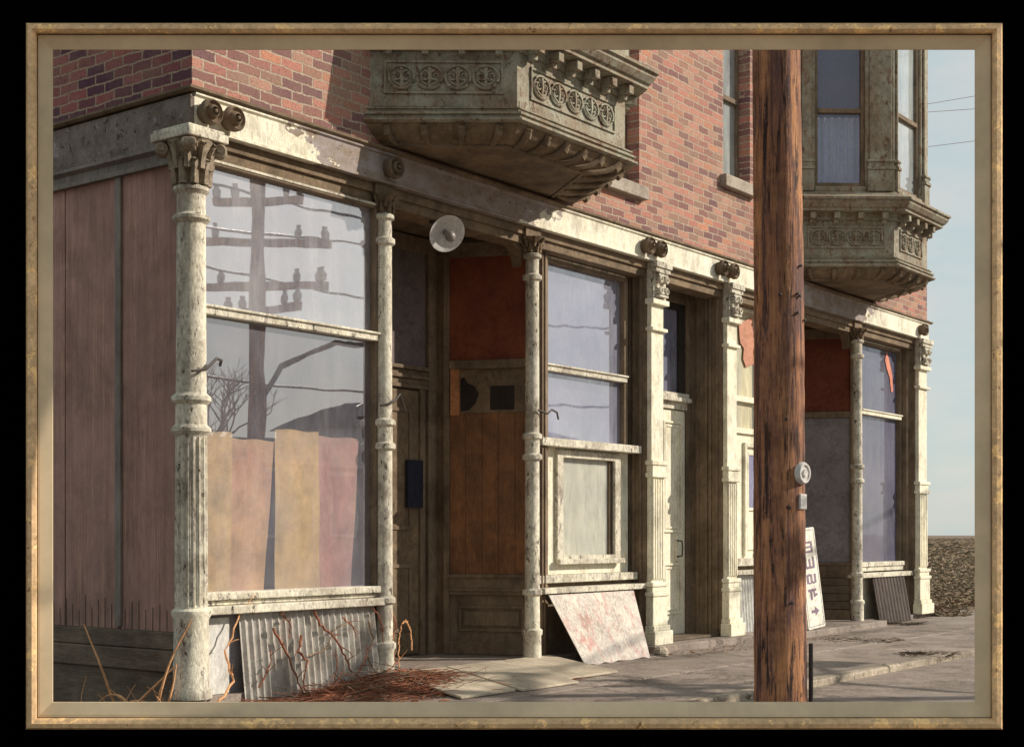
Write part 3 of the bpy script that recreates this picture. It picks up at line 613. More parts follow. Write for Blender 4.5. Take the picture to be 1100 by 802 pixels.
# ---- bays
def spiral(mb, M, s, z, r, dirn=1, y=.012, turns=1.4, th=.011):
    pts = []
    for i in range(22):
        t = i / 21; a = dirn * (t * turns * 2 * math.pi) + math.pi / 2; rr = r * (1 - .85 * t)
        pts.append((s + rr * math.cos(a), y, z + rr * math.sin(a)))
    mb.tube([M @ Vector(p) for p in pts], th, 5, th * .6)
def frieze_ornament(M, s0, s1, z0, z1, n):
    mb = MB(); w_ = (s1 - s0) / n; h = (z1 - z0) / 2; zc = (z0 + z1) / 2
    mb.box(s0 - .03, s1 + .03, 0, .018, z1 + .01, z1 + .03, M).box(s0 - .03, s1 + .03, 0, .018, z0 - .03, z0 - .01, M).box(s0 - .03, s0 - .012, 0, .018, z0 - .01, z1 + .01, M).box(s1 + .012, s1 + .03, 0, .018, z0 - .01, z1 + .01, M)
    for i in range(n):
        c = s0 + w_ * (i + .5)
        ring = [M @ Vector((c + w_ * .46 * math.cos(a * math.pi / 9), .012, zc + h * .86 * math.sin(a * math.pi / 9))) for a in range(19)]
        mb.tube(ring, .013, 5)
        for d in (-1, 1): spiral(mb, M, c + d * w_ * .19, zc + .01, w_ * .2, d, th=.012)
        mb.tube([M @ Vector((c, .01, zc - h * .8)), M @ Vector((c, .02, zc)), M @ Vector((c, .01, zc + h * .7))], .012, 5, .02)
        for d in (-1, 1): mb.tube([M @ Vector((c, .01, zc - h * .7)), M @ Vector((c + d * w_ * .22, .015, zc - h * .45)), M @ Vector((c + d * w_ * .33, .01, zc - h * .1))], .014, 5, .006)
    return mb
def bay(M_, S_, xl, xr, dx):
    """M_ outline of the base moulding, S_ outline of the soffit, both [(x,y)*4]"""
    B = [(M_[0][0] + .09, -.0), (M_[1][0] + .06, M_[1][1] + .09), (M_[2][0] - .06, M_[2][1] + .09), (M_[3][0] - .09, -.0)]
    bt = P(MB().sweep(B, [(-.02, 4.97), (0.0, 4.97), (0, 5.47), (-.02, 5.47)]), 'bay_window', m_frieze)
    # soffit and cove: loft between outlines
    rings = []
    for t, z in ((0, 4.69), (.12, 4.70), (.35, 4.72), (.6, 4.76), (.8, 4.81), (.86, 4.835), (.93, 4.84)):
        rings.append([(S_[k][0] + (M_[k][0] - S_[k][0]) * t, S_[k][1] + (M_[k][1] - S_[k][1]) * t, z) for k in range(4)])
    vs = [p for r_ in rings for p in r_]; fs = [(0, 1, 2, 3)]
    for i in range(len(rings) - 1):
        for k in range(3): fs.append((4 * i + k, 4 * i + k + 1, 4 * i + 5 + k, 4 * i + 4 + k))
    sf = P(MB().add(vs, fs), 'soffit', m_brown2, bt)
    # soffit edge bead and cove consoles
    P(MB().sweep(S_, [(-.02, 4.68), (.02, 4.68), (.02, 4.70), (-.02, 4.70)], True), 'soffit_bead', m_brown, bt)
    for e in range(3):
        A = Vector((M_[e][0], M_[e][1])); B_ = Vector((M_[e + 1][0], M_[e + 1][1])); A2 = Vector(S_[e]); B2 = Vector(S_[e + 1])
        n = max(3, int((B_ - A).length / .30))
        for i in range(n):
            cs = MB(); t = (i + .5) / n; o = A.lerp(B_, t); q = A2.lerp(B2, t)
            pts = []
            for f_, z in ((.08, 4.70), (.3, 4.695), (.55, 4.72), (.75, 4.77), (.84, 4.815)): pts.append((q.x + (o.x - q.x) * f_, q.y + (o.y - q.y) * f_, z))
            cs.tube(pts, .02, 7, .038)
            cs.tube([(pts[3][0], pts[3][1], 4.74), (pts[4][0], pts[4][1], 4.78)], .036, 8, .03)
            P(cs, 'console', m_brown2, bt, smooth=True)
    P(MB().sweep(M_, [(-.12, 4.835), (-.01, 4.835), (.015, 4.85), (.015, 4.868), (-.02, 4.875), (-.02, 4.90), (.0, 4.905), (.0, 4.925), (-.045, 4.935), (-.045, 4.955), (-.03, 4.96), (-.03, 4.972), (-.12, 4.985)]), 'base_moulding', m_frieze, bt)
    cr = MB().sweep(B, [(-.02, 5.47), (.03, 5.475), (.03, 5.53), (.06, 5.54), (.06, 5.56)]); P(cr, 'frieze_band', m_frieze, bt)
    P(MB().sweep(B, [(0.02, 5.56), (.20, 5.565), (.20, 5.60), (.23, 5.61), (.27, 5.66), (.27, 5.69), (.30, 5.70), (.30, 5.73), (.10, 5.80), (.02, 5.86), (-.1, 5.86)]), 'crown_moulding', m_frieze, bt)
    faces = [face_M(B[0], B[1]), face_M(B[1], B[2]), face_M(B[2], B[3])]
    for fi, (M, L) in enumerate(faces):
        e = .15 if fi != 1 else .22
        P(MB().box(.03, L - .03, .0, .006, 4.99, 5.05, M), 'lower_band', m_frieze, bt)
        n = max(3, round((L - 2 * e) / .24))
        P(frieze_ornament(M, e, L - e, 5.13, 5.36, n), 'frieze_scroll', m_frieze, bt, smooth=True)
        k = max(4, int(L / .27))
        for i in range(k):
            s = (i + .5) * L / k; dn = MB(); dn.box(s - .04, s + .04, .031, .17, 5.47, 5.558, M).box(s - .03, s + .03, .031, .10, 5.42, 5.469, M)
            P(dn, 'bracket', m_frieze, bt, bevel=.006)
        # upper storey: piers, sash
        if L < 1.5: w0, w1 = L * .17, L * .70
        else: w0, w1 = L * .2, L * .8
        if fi == 1 and L < 1.6: w0, w1 = L * .10, L * .82
        up = MB().box(0, w0, -.12, .0, 5.862, TOP, M).box(w1, L, -.12, .0, 5.862, TOP, M).box(w0, w1, -.12, 0, 8.3, TOP, M).box(w0, w1, -.12, .02, 5.862, 5.93, M)
        for (a, b) in ((.0 + .01, w0 - .02), (w1 + .02, L - .01)):
            if b - a > .06: up.box(a, b, .0, .05, 5.862, 6.15, M).box(a - .01, b + .01, .0, .07, 6.15, 6.19, M).box(a + .01, b - .01, 0, .05, 6.19, 6.25, M).box(a - .01, b + .01, 0, .065, 6.25, 6.28, M).box(a + .03, b - .03, .0, .035, 6.28, 8.2, M)
        P(up, 'bay_wall', m_frieze, bt, bevel=.006)
        zm = 6.93
        sm = MB().box(w0, w0 + .05, -.11, -.04, 5.931, 8.3, M).box(w1 - .05, w1, -.11, -.04, 5.931, 8.3, M).box(w0 + .05, w1 - .05, -.11, -.04, 5.931, 5.99, M).box(w0 + .05, w1 - .05, -.11, -.03, zm, zm + .06, M)
        sa = P(sm, 'sash', m_brown, bt, bevel=.005)
        P(sheet(w0 + .03, w1 - .03, -.083, 5.95, 8.3, M), 'pane', m_glassb if fi == 0 else m_glassu, sa)
        if fi == 0:
            cu = MB(); vs = []; fs = []
            for i in range(31):
                s = w0 + .04 + (w1 - w0 - .08) * i / 30; yy = -.16 + .018 * math.sin(i * 1.3) ; vs += [(s, yy, 5.95), (s, yy, 6.90 if True else 8)]
            for i in range(30): fs.append((2 * i, 2 * i + 2, 2 * i + 3, 2 * i + 1))
            P(cu.add(vs, fs, M), 'curtain', m_curt, sa)
        P(MB().box(w0, w1, -.30, -.29, 5.9, 8.3, M), 'blind', m_navy if fi == 0 else m_pale, sa)
    P(MB().prism([(B[0][0], .0), B[1], B[2], (B[3][0], 0)], TOP - .2, TOP + .05), 'bay_roof', m_brown, bt)
    return bt
m_glassb = glass_mat('bay_glass', (.30, .31, .45), .10, .10)
m_curt = weathered('pale_curtain', (.50, .50, .60), (.40, .40, .55), (.25, .24, .4), .5, None, stretch=(3, 3, .3), bump=.1, grit=0)
m_navy = weathered('navy_interior', (.08, .075, .16), (.06, .055, .13), (.04, .04, .09), .5, None, bump=.1, grit=0)
m_pale = weathered('pale_interior', (.50, .56, .55), (.46, .52, .52), (.4, .44, .44), .3, None, bump=.1, grit=0)
bay([(1.91, 0), (2.73, -1.1), (4.60, -1.1), (5.42, 0)], [(2.16, 0), (2.84, -.85), (4.05, -.85), (4.70, 0)], 0, 0, 0)
bay([(10.36, 0), (11.20, -1.1), (12.50, -1.1), (13.32, 0)], [(10.6, 0), (11.25, -.85), (12.15, -.85), (12.86, 0)], 0, 0, 0)

# ---- door steps
def step(name, poly, label):
    o = MB().prism(poly, SW - .1, .0).build(name, m_concrete, None, bevel=.012)
    struct(o); return o
step('doorstep', [(6.5, -.16), (8.75, -.22), (8.75, .08), (6.5, .08)], '')
step('doorstep', [(9.5, -.42), (12.75, -.30), (12.75, .05), (9.5, .05)], '')

# ------------------------------------------------------------------ things standing about
# papers behind the first window
def paper(x0, x1, x2, x3, z0, z1, y, mat, label):
    n = 10; vs = []; fs = []
    for i in range(n + 1):
        for j in range(n + 1):
            t = i / n; s = j / n; xa = x0 + (x2 - x0) * s; xb = x1 + (x3 - x1) * s
            vs.append((xa + (xb - xa) * t, y + .012 * math.sin(t * 5 + x0 * 9) * s + .004 * math.sin(s * 9), z0 + (z1 - z0) * s + (.006 * math.sin(t * 9 + x0 * 5) if j == n else 0)))
    for i in range(n):
        for j in range(n):
            a = i * (n + 1) + j; fs.append((a, a + n + 1, a + n + 2, a + 1))
    o = MB().add(vs, fs).build('paper_sheet', mat)
    so_ = o.modifiers.new('s', 'SOLIDIFY'); so_.thickness = .002
    return tag(o, label, 'paper', 'paper sheets covering the corner shop window')
paper(.14, .50, .14, .52, .80, 2.06, .125, m_tan, 'tan paper sheet in the corner window nearest the thick column')
paper(.49, .87, .51, .99, .80, 2.02, .14, m_pinkt, 'pinkish paper sheet left of the dark gap in the corner window')
paper(.98, 1.50, .99, 1.50, .80, 2.12, .125, m_tan, 'tallest tan paper sheet right of the dark gap in the corner window')
paper(1.49, 1.90, 1.49, 2.0, .80, 2.09, .14, m_pink, 'mauve pink paper sheet at the right end of the corner window')

# corrugated sheet against the bulkhead
M = lean_M((.52, -.03), (2.2, -.03), -.09, (0, .085, .75))
o = corrugated(M, 1.58, .74, .072, .014, ragged=.03).build('corrugated_sheet', m_tin, smooth=True)
tag(o, 'grey corrugated metal sheet below the corner window, overgrown by rusty vines', 'metal sheet')
M = lean_M((12.98, -.1), (14.45, -.1), -.08, (.16, .2, .75))
o = corrugated(M, 1.2, .74, .12, .02).build('corrugated_sheet', m_tind, smooth=True)
tag(o, 'dark rusty corrugated sheet leaning under the farthest shop window', 'metal sheet')
# whitewashed board
A = Vector((4.78, -.36, SW)); Bv = Vector((6.05, -.36, SW)); T0 = Vector((4.70, .02, .63)); T1 = Vector((6.32, .02, .63))
n_ = Vector((0, -.86, -.45)) * .014; vs = []
ptsb = [A + Vector((.03, 0, .0))]
for i in range(1, 10): ptsb.append(A.lerp(Bv, i / 10) + Vector((0, 0, random.uniform(-.0, .025))))
ptsb.append(Bv); ring = ptsb + [T1, T0]
vs = ring + [p + n_ for p in ring]; k = len(ring)
A2 = A
o = MB().add(vs, [tuple(range(k)), tuple(range(k, 2 * k))[::-1]] + [(i, (i + 1) % k, k + (i + 1) % k, k + i) for i in range(k)]).build('leaning_board', m_board)
tag(o, 'whitewashed board with faded red smears leaning below the framed cream panel', 'board')
# rubble beside it
rk = MB()
for i, (a, b, s) in enumerate(((6.42, -.28, .09), (6.3, -.40, .045), (4.62, -.42, .04), (4.5, -.36, .05))):
    vv = []
    M = Matrix.Translation((a, b, SW + s * .4)) @ Matrix.Rotation(i * 1.3, 4, 'Z')
    ob = MB().lathe([(s * .5, -s * .5), (s * 1.1, -s * .2), (s * .9, s * .3), (s * .4, s * .6)], 7, M=M).build('stone', m_kerb)
    tag(ob, ['largest broken stone by the foot of the first fluted pilaster', 'small stone just in front of the larger broken stone', 'small dark stone at the left foot of the leaning board', 'stone between the leaning board and the slender column'][i], 'stone', 'loose stones on the pavement')

# wooden ramp planks before porch one
rp = empty('wooden_ramp', (3.2, -.6, SW), 'bleached board ramp sloping from the first porch onto the pavement', 'ramp')
for (a, b, c_, d, l) in ((2.30, 3.05, 1.72, 2.45, 1.25), (3.07, 3.92, 2.47, 3.32, 1.3), (3.94, 4.72, 3.34, 4.35, 1.05)):
    vs = [(a, .02, .0), (b, .02, .0), (d, -l, SW + .004), (c_, -l, SW + .004)]; vs = vs + [(v[0], v[1], v[2] + .022) for v in vs]
    MB().add(vs, [(3, 2, 1, 0), (4, 5, 6, 7), (0, 1, 5, 4), (1, 2, 6, 5), (2, 3, 7, 6), (3, 0, 4, 7)]).build('plank', m_plankw, rp, bevel=.006)

# porch lamp
nrm = (-FW * .74 + RT * .44 + Vector((0, 0, -.50))).normalized()
LP = Vector((2.93, -.10, 4.02))
ql = nrm.to_track_quat('Z', 'Y').to_matrix().to_4x4(); ML = Matrix.Translation(LP) @ ql
lp = empty('porch_lamp', (2.99, .05, 4.17), 'round white enamel lamp hanging tilted under the first porch ceiling', 'lamp')
MB().lathe([(.03, -.10), (.05, -.085), (.08, -.055), (.13, -.04), (.172, -.01), (.177, 0), (.168, .0), (.122, -.03), (.072, -.042), (.035, -.05)], 32, M=ML).build('lamp_shade', m_enamel, lp, smooth=True)
MB().lathe([(.025, -.05), (.03, -.02), (.03, .01), (.042, .04), (.052, .07), (.042, .10), (.015, .12)], 18, M=ML).build('bulb', weathered('grey_dead_bulb', (.3, .27, .25), (.2, .18, .17), (.1, .08, .07), .5, None, rough=.3), lp, smooth=True)
MB().tube([LP + Vector((.06, .20, .145)), LP + Vector((.06, .19, .08)), LP - nrm * .13], .014, 8).lathe([(.05, .13), (.05, .153)], 16, LP + Vector((.06, .20, 0))).build('bracket', m_metal, lp)

# utility pole
PL = Vector((2.76, -3.56, ST))
up_ = empty('utility_pole', PL, 'thick weathered wooden utility pole standing by the kerb in front of the shops', 'pole')
vs = []; fs = []; seg = 40; nz = 90
for i in range(nz + 1):
    z = 9.5 * i / nz; r_ = .203 - .0042 * z
    for k in range(seg):
        a = 2 * math.pi * k / seg; q = r_ * (1 + .018 * math.sin(a * 7 + z * .9) + .012 * math.sin(a * 3 - z * 2.1) + .012 * random.uniform(-1, 1))
        vs.append((PL.x + q * math.cos(a) - RT.x * .006 * z, PL.y + q * math.sin(a) - RT.y * .006 * z, PL.z - .4 + z))
for i in range(nz):
    for k in range(seg):
        k2 = (k + 1) % seg; fs.append((i * seg + k, i * seg + k2, (i + 1) * seg + k2, (i + 1) * seg + k))
fs.append(tuple(range(seg))[::-1]); fs.append(tuple(range(nz * seg, nz * seg + seg)))
MB().add(vs, fs).build('shaft', m_pole, up_, smooth=True)
def on_pole(ang, z, out=0.0):
    """ang from camera-facing direction towards the right"""
    d = (-FW * math.cos(R(ang)) + RT * math.sin(R(ang))); r_ = .203 - .0042 * (z + .5) + out
    return Vector((PL.x, PL.y, z)) + d * r_ - RT * .006 * z, d
for (ang, z, kind) in ((47, 1.715, 'meter'), (50, 1.50, 'tag')):
    p, d = on_pole(ang, z, -.01)
    Mx = Matrix.Translation(p) @ d.to_track_quat('Z', 'Y').to_matrix().to_4x4()
    if kind == 'meter':
        MB().lathe([(.085, 0), (.085, .03), (.075, .045), (.06, .045), (.055, .035), (.03, .035), (.028, .05), (.005, .05)], 26, M=Mx).build('round_plate', m_enamel, up_, smooth=True)
    else:
        MB().box(-.05, .05, -.058, .058, 0, .022, Mx).build('tag_plate', m_enamel, up_, bevel=.006)
for i in range(10):
    p, d = on_pole(random.uniform(-10, 70), random.uniform(.5, 4.2), -.012)
    Mx = Matrix.Translation(p) @ d.to_track_quat('Z', 'Y').to_matrix().to_4x4()
    MB().lathe([(.008, 0), (.008, .022), (.014, .024), (.01, .03)], 8, M=Mx).build('nail', m_metal, up_)
p, d = on_pole(84, .5, .03); MB().tube([(p.x, p.y, ST), (p.x, p.y, .1), (p.x, p.y, .42)], .017, 10).build('dark_rod', m_metal, up_, smooth=True)  # slim dark upright tube beside the pole foot

# sign leaning at the second porch
SB = Vector((10.04, -.33, .0)); u = Vector((1, 0, 0)); upv = Vector((-.065, .10, 1)).normalized(); u = (u - upv * u.dot(upv)).normalized(); nn = u.cross(upv).normalized()
Ms = Matrix(((u.x, nn.x, upv.x, SB.x), (u.y, nn.y, upv.y, SB.y), (u.z, nn.z, upv.z, SB.z), (0, 0, 0, 1)))
sg = empty('leaning_sign', SB, 'tall narrow white sign with purple letters and an arrow, partly behind the pole', 'sign')
W_, H_ = .52, 1.33
def rr(w0, w1, h0, h1, r_):
    pts = []
    for (cx_, cz_, a0) in ((w1 - r_, h1 - r_, 0), (w0 + r_, h1 - r_, 90), (w0 + r_, h0 + r_, 180), (w1 - r_, h0 + r_, 270)):
        for a in range(0, 91, 30): pts.append((cx_ + r_ * math.cos(R(a0 + a)), cz_ + r_ * math.sin(R(a0 + a))))
    return pts
SWP = Matrix(((1, 0, 0, 0), (0, 0, 1, 0), (0, 1, 0, 0), (0, 0, 0, 1)))
sgn = -1 if (nn.dot(-FW) < 0) else 1      # front is the side facing the viewer
def sbox(mb, x0, x1, z0, z1, t0, t1):
    a, b = sorted((sgn * t0, sgn * t1)); return mb.box(x0, x1, a, b, z0, z1, Ms)
MB().prism(rr(0, W_, 0, H_, .03), -.015, .015, Ms @ SWP).build('board', m_signw, sg)
bd = MB(); sbox(bd, .03, .036, .03, H_ - .03, .0155, .018); sbox(bd, W_ - .036, W_ - .03, .03, H_ - .03, .0155, .018); sbox(bd, .036, W_ - .036, H_ - .036, H_ - .03, .0155, .018); sbox(bd, .036, W_ - .036, .03, .036, .0155, .018)
bd.build('border_line', m_signp, sg)
lt = MB(); X0, X1 = .12, .40
def gl(z0, segs):
    for (a, b, c_, d_) in segs: sbox(lt, X0 + (X1 - X0) * a, X0 + (X1 - X0) * b, z0 + .15 * c_, z0 + .15 * d_, .0155, .0185)
gl(1.00, [(0, .2, 0, 1), (.8, 1, 0, 1), (.2, .8, 0, .18), (.2, .8, .82, 1), (.2, .8, .42, .58)])          # first sign
gl(.79, [(0, 1, 0, .2), (0, .18, .2, 1), (.41, .59, .2, .85), (.82, 1, .2, 1)])                          # E turned upward
gl(.58, [(0, .2, .1, .9), (.4, .6, .1, .9), (.8, 1, .1, .9), (.2, .4, .75, .95), (.6, .8, .05, .25), (.2, .4, .05, .2)])
gl(.38, [(.0, .85, .72, .95), (.2, .4, 0, .72), (.55, .7, .2, .72), (.7, .95, .3, .5)])
lt.build('lettering', m_signp, sg)
ar = MB().prism([(.15, .205), (.26, .205), (.26, .165), (.38, .225), (.26, .285), (.26, .245), (.15, .245)], sgn * .0155, sgn * .0185, Ms @ SWP).build('arrow', m_signp, sg)
MB().tube([Ms @ Vector((.26, 0, .9)), SB + Vector((.24, .42, .0))], .018, 6).build('prop', m_brown, sg)

# ------------------------------------------------------------------ weeds, vines, litter
def curve(p0, d, L, bend, n=10, wob=.0):
    pts = [Vector(p0)]; d = Vector(d).normalized()
    for i in range(n):
        d = (d + Vector(bend) * (1 / n) + Vector((random.uniform(-wob, wob), random.uniform(-wob, wob), random.uniform(-wob, wob)))).normalized(); pts.append(pts[-1] + d * L / n)
    return pts
wd = MB()
specs = [((-.22, .62, -.11), (-.15, .35, 1), .72, (.0, .15, 0)), ((-.25, .12, -.11), (.20, -.1, 1), .78, (.1, -.1, 0)), ((-.3, .38, -.11), (.5, -.5, .8), .62, (.35, -.35, .2)),
         ((-.25, .55, -.11), (.1, -.6, .8), .6, (.3, -.8, -1.9)), ((-.28, .35, -.11), (0, .4, .8), .5, (-.1, .7, -1.9)), ((-.2, .06, -.11), (.15, -.15, 1), .4, (.1, -.1, .1)), ((-.35, .5, -.11), (.3, -.9, .6), .5, (.3, -.5, -1.2))]
root = empty('dry_weed', (-.25, .4, -.11), 'orange dry grass blades arching up at the foot of the thick corner column', 'weed')
for p, d, L, b in specs: MB().tube(curve(p, d, L, b, 12, .05), .013, 5, .005).build('blade', m_weed, root)
for i in range(10):
    p = (random.uniform(-.5, -.1), random.uniform(-.1, .9), -.11); MB().tube(curve(p, (random.uniform(-.3, .3), random.uniform(-.3, .3), 1), random.uniform(.12, .3), (random.uniform(-.5, .5), random.uniform(-.5, .5), -.6), 7, .1), .005, 4, .002).build('blade', m_weed, root)
# scrub over the dirt lot
sb = MB()
for i in range(900):
    p = Vector((random.uniform(-2.2, -.06), random.uniform(-.2, 2.6), -.115)); a = random.uniform(0, 6.28)
    sb.tube(curve(p, (math.cos(a), math.sin(a), random.uniform(.05, .5)), random.uniform(.06, .2), (0, 0, -.8), 4, .2), .004, 3, .002)
tag(sb.build('scrub', m_vine), 'short reddish dead scrub on the dirt beside the building', 'scrub', kind='stuff')
# vines climbing the corrugated sheet
def vine(pts, r, mat, label, cat='vine', twigs=3):
    P3 = []; pts = [Vector(p) for p in pts]
    for i in range(len(pts) - 1):
        for k in range(5):
            t = k / 5; P3.append(pts[i].lerp(pts[i + 1], t) + Vector((random.uniform(-.012, .012), random.uniform(-.008, .0), random.uniform(-.012, .012))))
    P3.append(pts[-1]); mb = MB().tube(P3, r, 6, r * .5)
    for i in range(twigs):
        k = random.randrange(2, len(P3) - 2); mb.tube(curve(P3[k], (random.uniform(-1, 1), -.25, random.uniform(-.2, 1)), random.uniform(.06, .16), (random.uniform(-.6, .6), 0, -.5), 6, .15), r * .5, 4, r * .2)
    return tag(mb.build('vine', mat), label, cat, 'dead vines on the corrugated sheet')
def sh(x, z, o=.03): return (x, -.045 + z * .11 - o, z)
vine([sh(.10, -.05, .12), sh(.35, .1), sh(.30, .35), sh(.48, .62), sh(.62, .7)], .012, m_weed, 'pale orange vine stem rising beside the thick corner column')
vine([sh(.82, .5), sh(.95, .3), sh(1.02, .12), sh(1.1, -.07)], .011, m_vine, 'rusty vine down the left edge of the corrugated sheet')
vine([sh(1.28, .66), sh(1.35, .5), sh(1.5, .4), sh(1.62, .22), sh(1.68, .1), sh(1.8, .0)], .012, m_vine, 'rusty vine crossing the middle of the corrugated sheet diagonally')
vine([sh(1.12, .42), sh(1.08, .28), sh(1.18, .2), sh(1.1, .04), sh(1.15, -.08)], .012, m_vine, 'short twisted rusty vine at the lower left of the corrugated sheet')
vine([sh(2.25, .6), sh(2.3, .42), sh(2.2, .28), sh(2.28, .12), sh(2.1, .02), sh(1.9, -.03)], .011, m_vine, 'rusty vine at the right end of the corrugated sheet')
vine([sh(1.95, .5), sh(2.0, .34), sh(1.9, .2), sh(1.98, .05), sh(1.8, -.06)], .010, m_vine2, 'thin pale vine on the right half of the corrugated sheet')
vine([sh(1.20, .25), sh(1.42, .30), sh(1.5, .44), sh(1.7, .5)], .008, m_vine2, 'thin pale sideways vine on the left half of the corrugated sheet')
for k_, (a_, b_, c_, d_) in enumerate(((.62, .05, .78, .33), (1.42, -.05, 1.52, .28), (1.62, .55, 1.78, .36), (2.02, .62, 2.12, .30), (.92, .62, 1.0, .40), (1.75, .05, 1.9, .30))):
    vine([sh(a_, b_), sh((a_ + c_) / 2 + .05, (b_ + d_) / 2), sh(c_, d_)], .008, m_vine, ['short rusty vine low at the left end of the corrugated sheet', 'short rusty vine low in the middle of the corrugated sheet', 'short rusty vine high right of the middle of the corrugated sheet', 'short rusty vine high near the right end of the corrugated sheet', 'short rusty vine high at the left end of the corrugated sheet', 'short rusty vine low right of the middle of the corrugated sheet'][k_], twigs=4)
def loop(x, y, z, r_, r2, label):
    pts = [(x + r_ * math.cos(a * math.pi / 8), y - .01, z + r2 * math.sin(a * math.pi / 8)) for a in range(0, 15)]
    return vine(pts, .007, m_weed, label, twigs=1)
loop(2.42, -.02, .22, .09, .26, 'thin looping orange vine round the foot of the first slender column')
# wire twists on the columns
tag(MB().tube([(-.10, -.12, 2.48), (.02, -.13, 2.50), (.10, -.12, 2.56), (.16, -.10, 2.60), (.26, -.04, 2.60), (.30, 0.02, 2.57)], .012, 6).build('wire', m_metal), 'bit of dark wire twisted round the thick corner column', 'wire')
tag(MB().tube([(2.08, -.05, 2.38), (2.16, -.08, 2.40), (2.24, -.08, 2.44), (2.34, -.04, 2.50), (2.42, 0, 2.44), (2.50, .03, 2.36)], .012, 6).build('wire', m_metal), 'bit of dark wire twisted round the first slender column', 'wire')
tag(MB().tube([(4.40, -.07, 2.50), (4.52, -.1, 2.47), (4.62, -.08, 2.52), (4.74, -.06, 2.50), (4.82, -.02, 2.44)], .010, 6).build('wire', m_metal), 'bit of dark wire sticking out of the second slender column', 'wire')
# heap of dead vines
hp = MB()
for i in range(1500):
    t = random.random(); cx_ = 1.75 + random.gauss(0, .62); cy_ = -.42 + random.gauss(0, .26)
    if cy_ > -.1: cy_ = -.1 - random.random() * .2
    hgt = .16 * math.exp(-((cx_ - 2.0) / .7) ** 2 - ((cy_ + .35) / .35) ** 2)
    a = random.gauss(-.25, .5) + (math.pi if random.random() < .5 else 0)
    hp.tube(curve((cx_, cy_, SW + .006 + random.random() * hgt), (math.cos(a), math.sin(a), random.uniform(-.05, .2)), random.uniform(.12, .45), (random.uniform(-.9, .9), random.uniform(-.9, .9), -.25), 6, .15), random.uniform(.003, .008), 3, .002)
hv_ = hp.build('dead_vine_heap', m_vine); tag(hv_, 'heap of tangled rusty dead vines on the pavement before the first porch', 'vines', kind='stuff')
hp = MB()
for i in range(350):
    cx_ = 2.0 + random.gauss(0, .5); cy_ = -.45 + random.gauss(0, .22); cy_ = min(cy_, -.12)
    hgt = .19 * math.exp(-((cx_ - 2.0) / .7) ** 2 - ((cy_ + .35) / .35) ** 2); a = random.gauss(-.25, .5) + (math.pi if random.random() < .5 else 0)
    hp.tube(curve((cx_, cy_, SW + .01 + random.random() * hgt), (math.cos(a), math.sin(a), random.uniform(-.05, .25)), random.uniform(.12, .4), (random.uniform(-.9, .9), random.uniform(-.9, .9), -.25), 6, .15), random.uniform(.003, .006), 3, .002)
tag(hp.build('dead_stem_heap', m_vine2), 'paler dead stems mixed into the vine heap', 'stems', kind='stuff')
lv = MB()
for i in range(700):
    x = 1.9 + random.gauss(0, .75); y_ = min(-.1, -.42 + random.gauss(0, .3)); h_ = .17 * math.exp(-((x - 2.0) / .7) ** 2 - ((y_ + .35) / .35) ** 2) * random.random() ** .3
    M = Matrix.Translation((x, y_, SW + .01 + h_)) @ Matrix.Rotation(random.uniform(0, 6), 4, 'Z') @ Matrix.Rotation(random.uniform(-.9, .9), 4, 'X'); q_ = random.uniform(.010, .026)
    lv.add([(-q_, 0, 0), (-.3 * q_, -q_ * .6, .004), (q_, 0, .006), (.2 * q_, q_ * .6, 0)], [(0, 1, 2, 3)], M)
tag(lv.build('dead_leaves', weathered('brown_dead_leaf', (.22, .12, .07), (.13, .085, .06), (.08, .055, .04), .5, (.34, .22, .13), .6, scale=9)), 'curled brown dead leaves caught in the vine heap', 'leaves', kind='stuff')
# tufts and litter on the pavement
def tuft(x, y, z, n, s, mat, label, flat=.5):
    mb = MB()
    for i in range(n):
        a = random.uniform(0, 6.28); rr_ = random.random() ** .7 * s
        mb.tube(curve((x + rr_ * math.cos(a) * 1.6, y + rr_ * math.sin(a), z), (math.cos(a), math.sin(a), random.uniform(.1, 1) * flat), random.uniform(.04, .13), (0, 0, -.5), 4, .2), .004, 3, .002)
    return tag(mb.build('weed_tuft', mat), label, 'weeds', 'weed tufts on the pavement')
m_tuft = weathered('brown_tuft', (.16, .12, .08), (.11, .085, .055), (.08, .06, .04), .5, None)
tuft(8.25, -2.62, SW, 260, .26, m_tuft, 'brown weed tuft growing over the kerb line at the right')
tuft(9.9, -1.15, SW, 420, .42, m_tuft, 'flat dark patch of dead weeds on the pavement before the farthest shop window', .15)
tuft(13.3, -.32, SW, 300, .25, m_tuft, 'dead weeds at the foot of the dark corrugated sheet', .6)
lit = MB()
for i in range(420):
    x = random.uniform(6.4, 10.5); y_ = -.3 - random.random() ** 2 * .45 if x < 9.4 else -.5 - random.random() ** 2 * .3
    M = Matrix.Translation((x, y_, SW + .006)) @ Matrix.Rotation(random.uniform(0, 6), 4, 'Z') @ Matrix.Rotation(random.uniform(-.4, .4), 4, 'X'); s = random.uniform(.006, .022)
    lit.add([(-s, 0, 0), (0, -s * .6, 0), (s, 0, .003), (0, s * .6, .004)], [(0, 1, 2, 3)], M)
tag(lit.build('leaf_litter', m_vine), 'reddish leaf litter along the foot of the doorsteps', 'litter', kind='stuff')

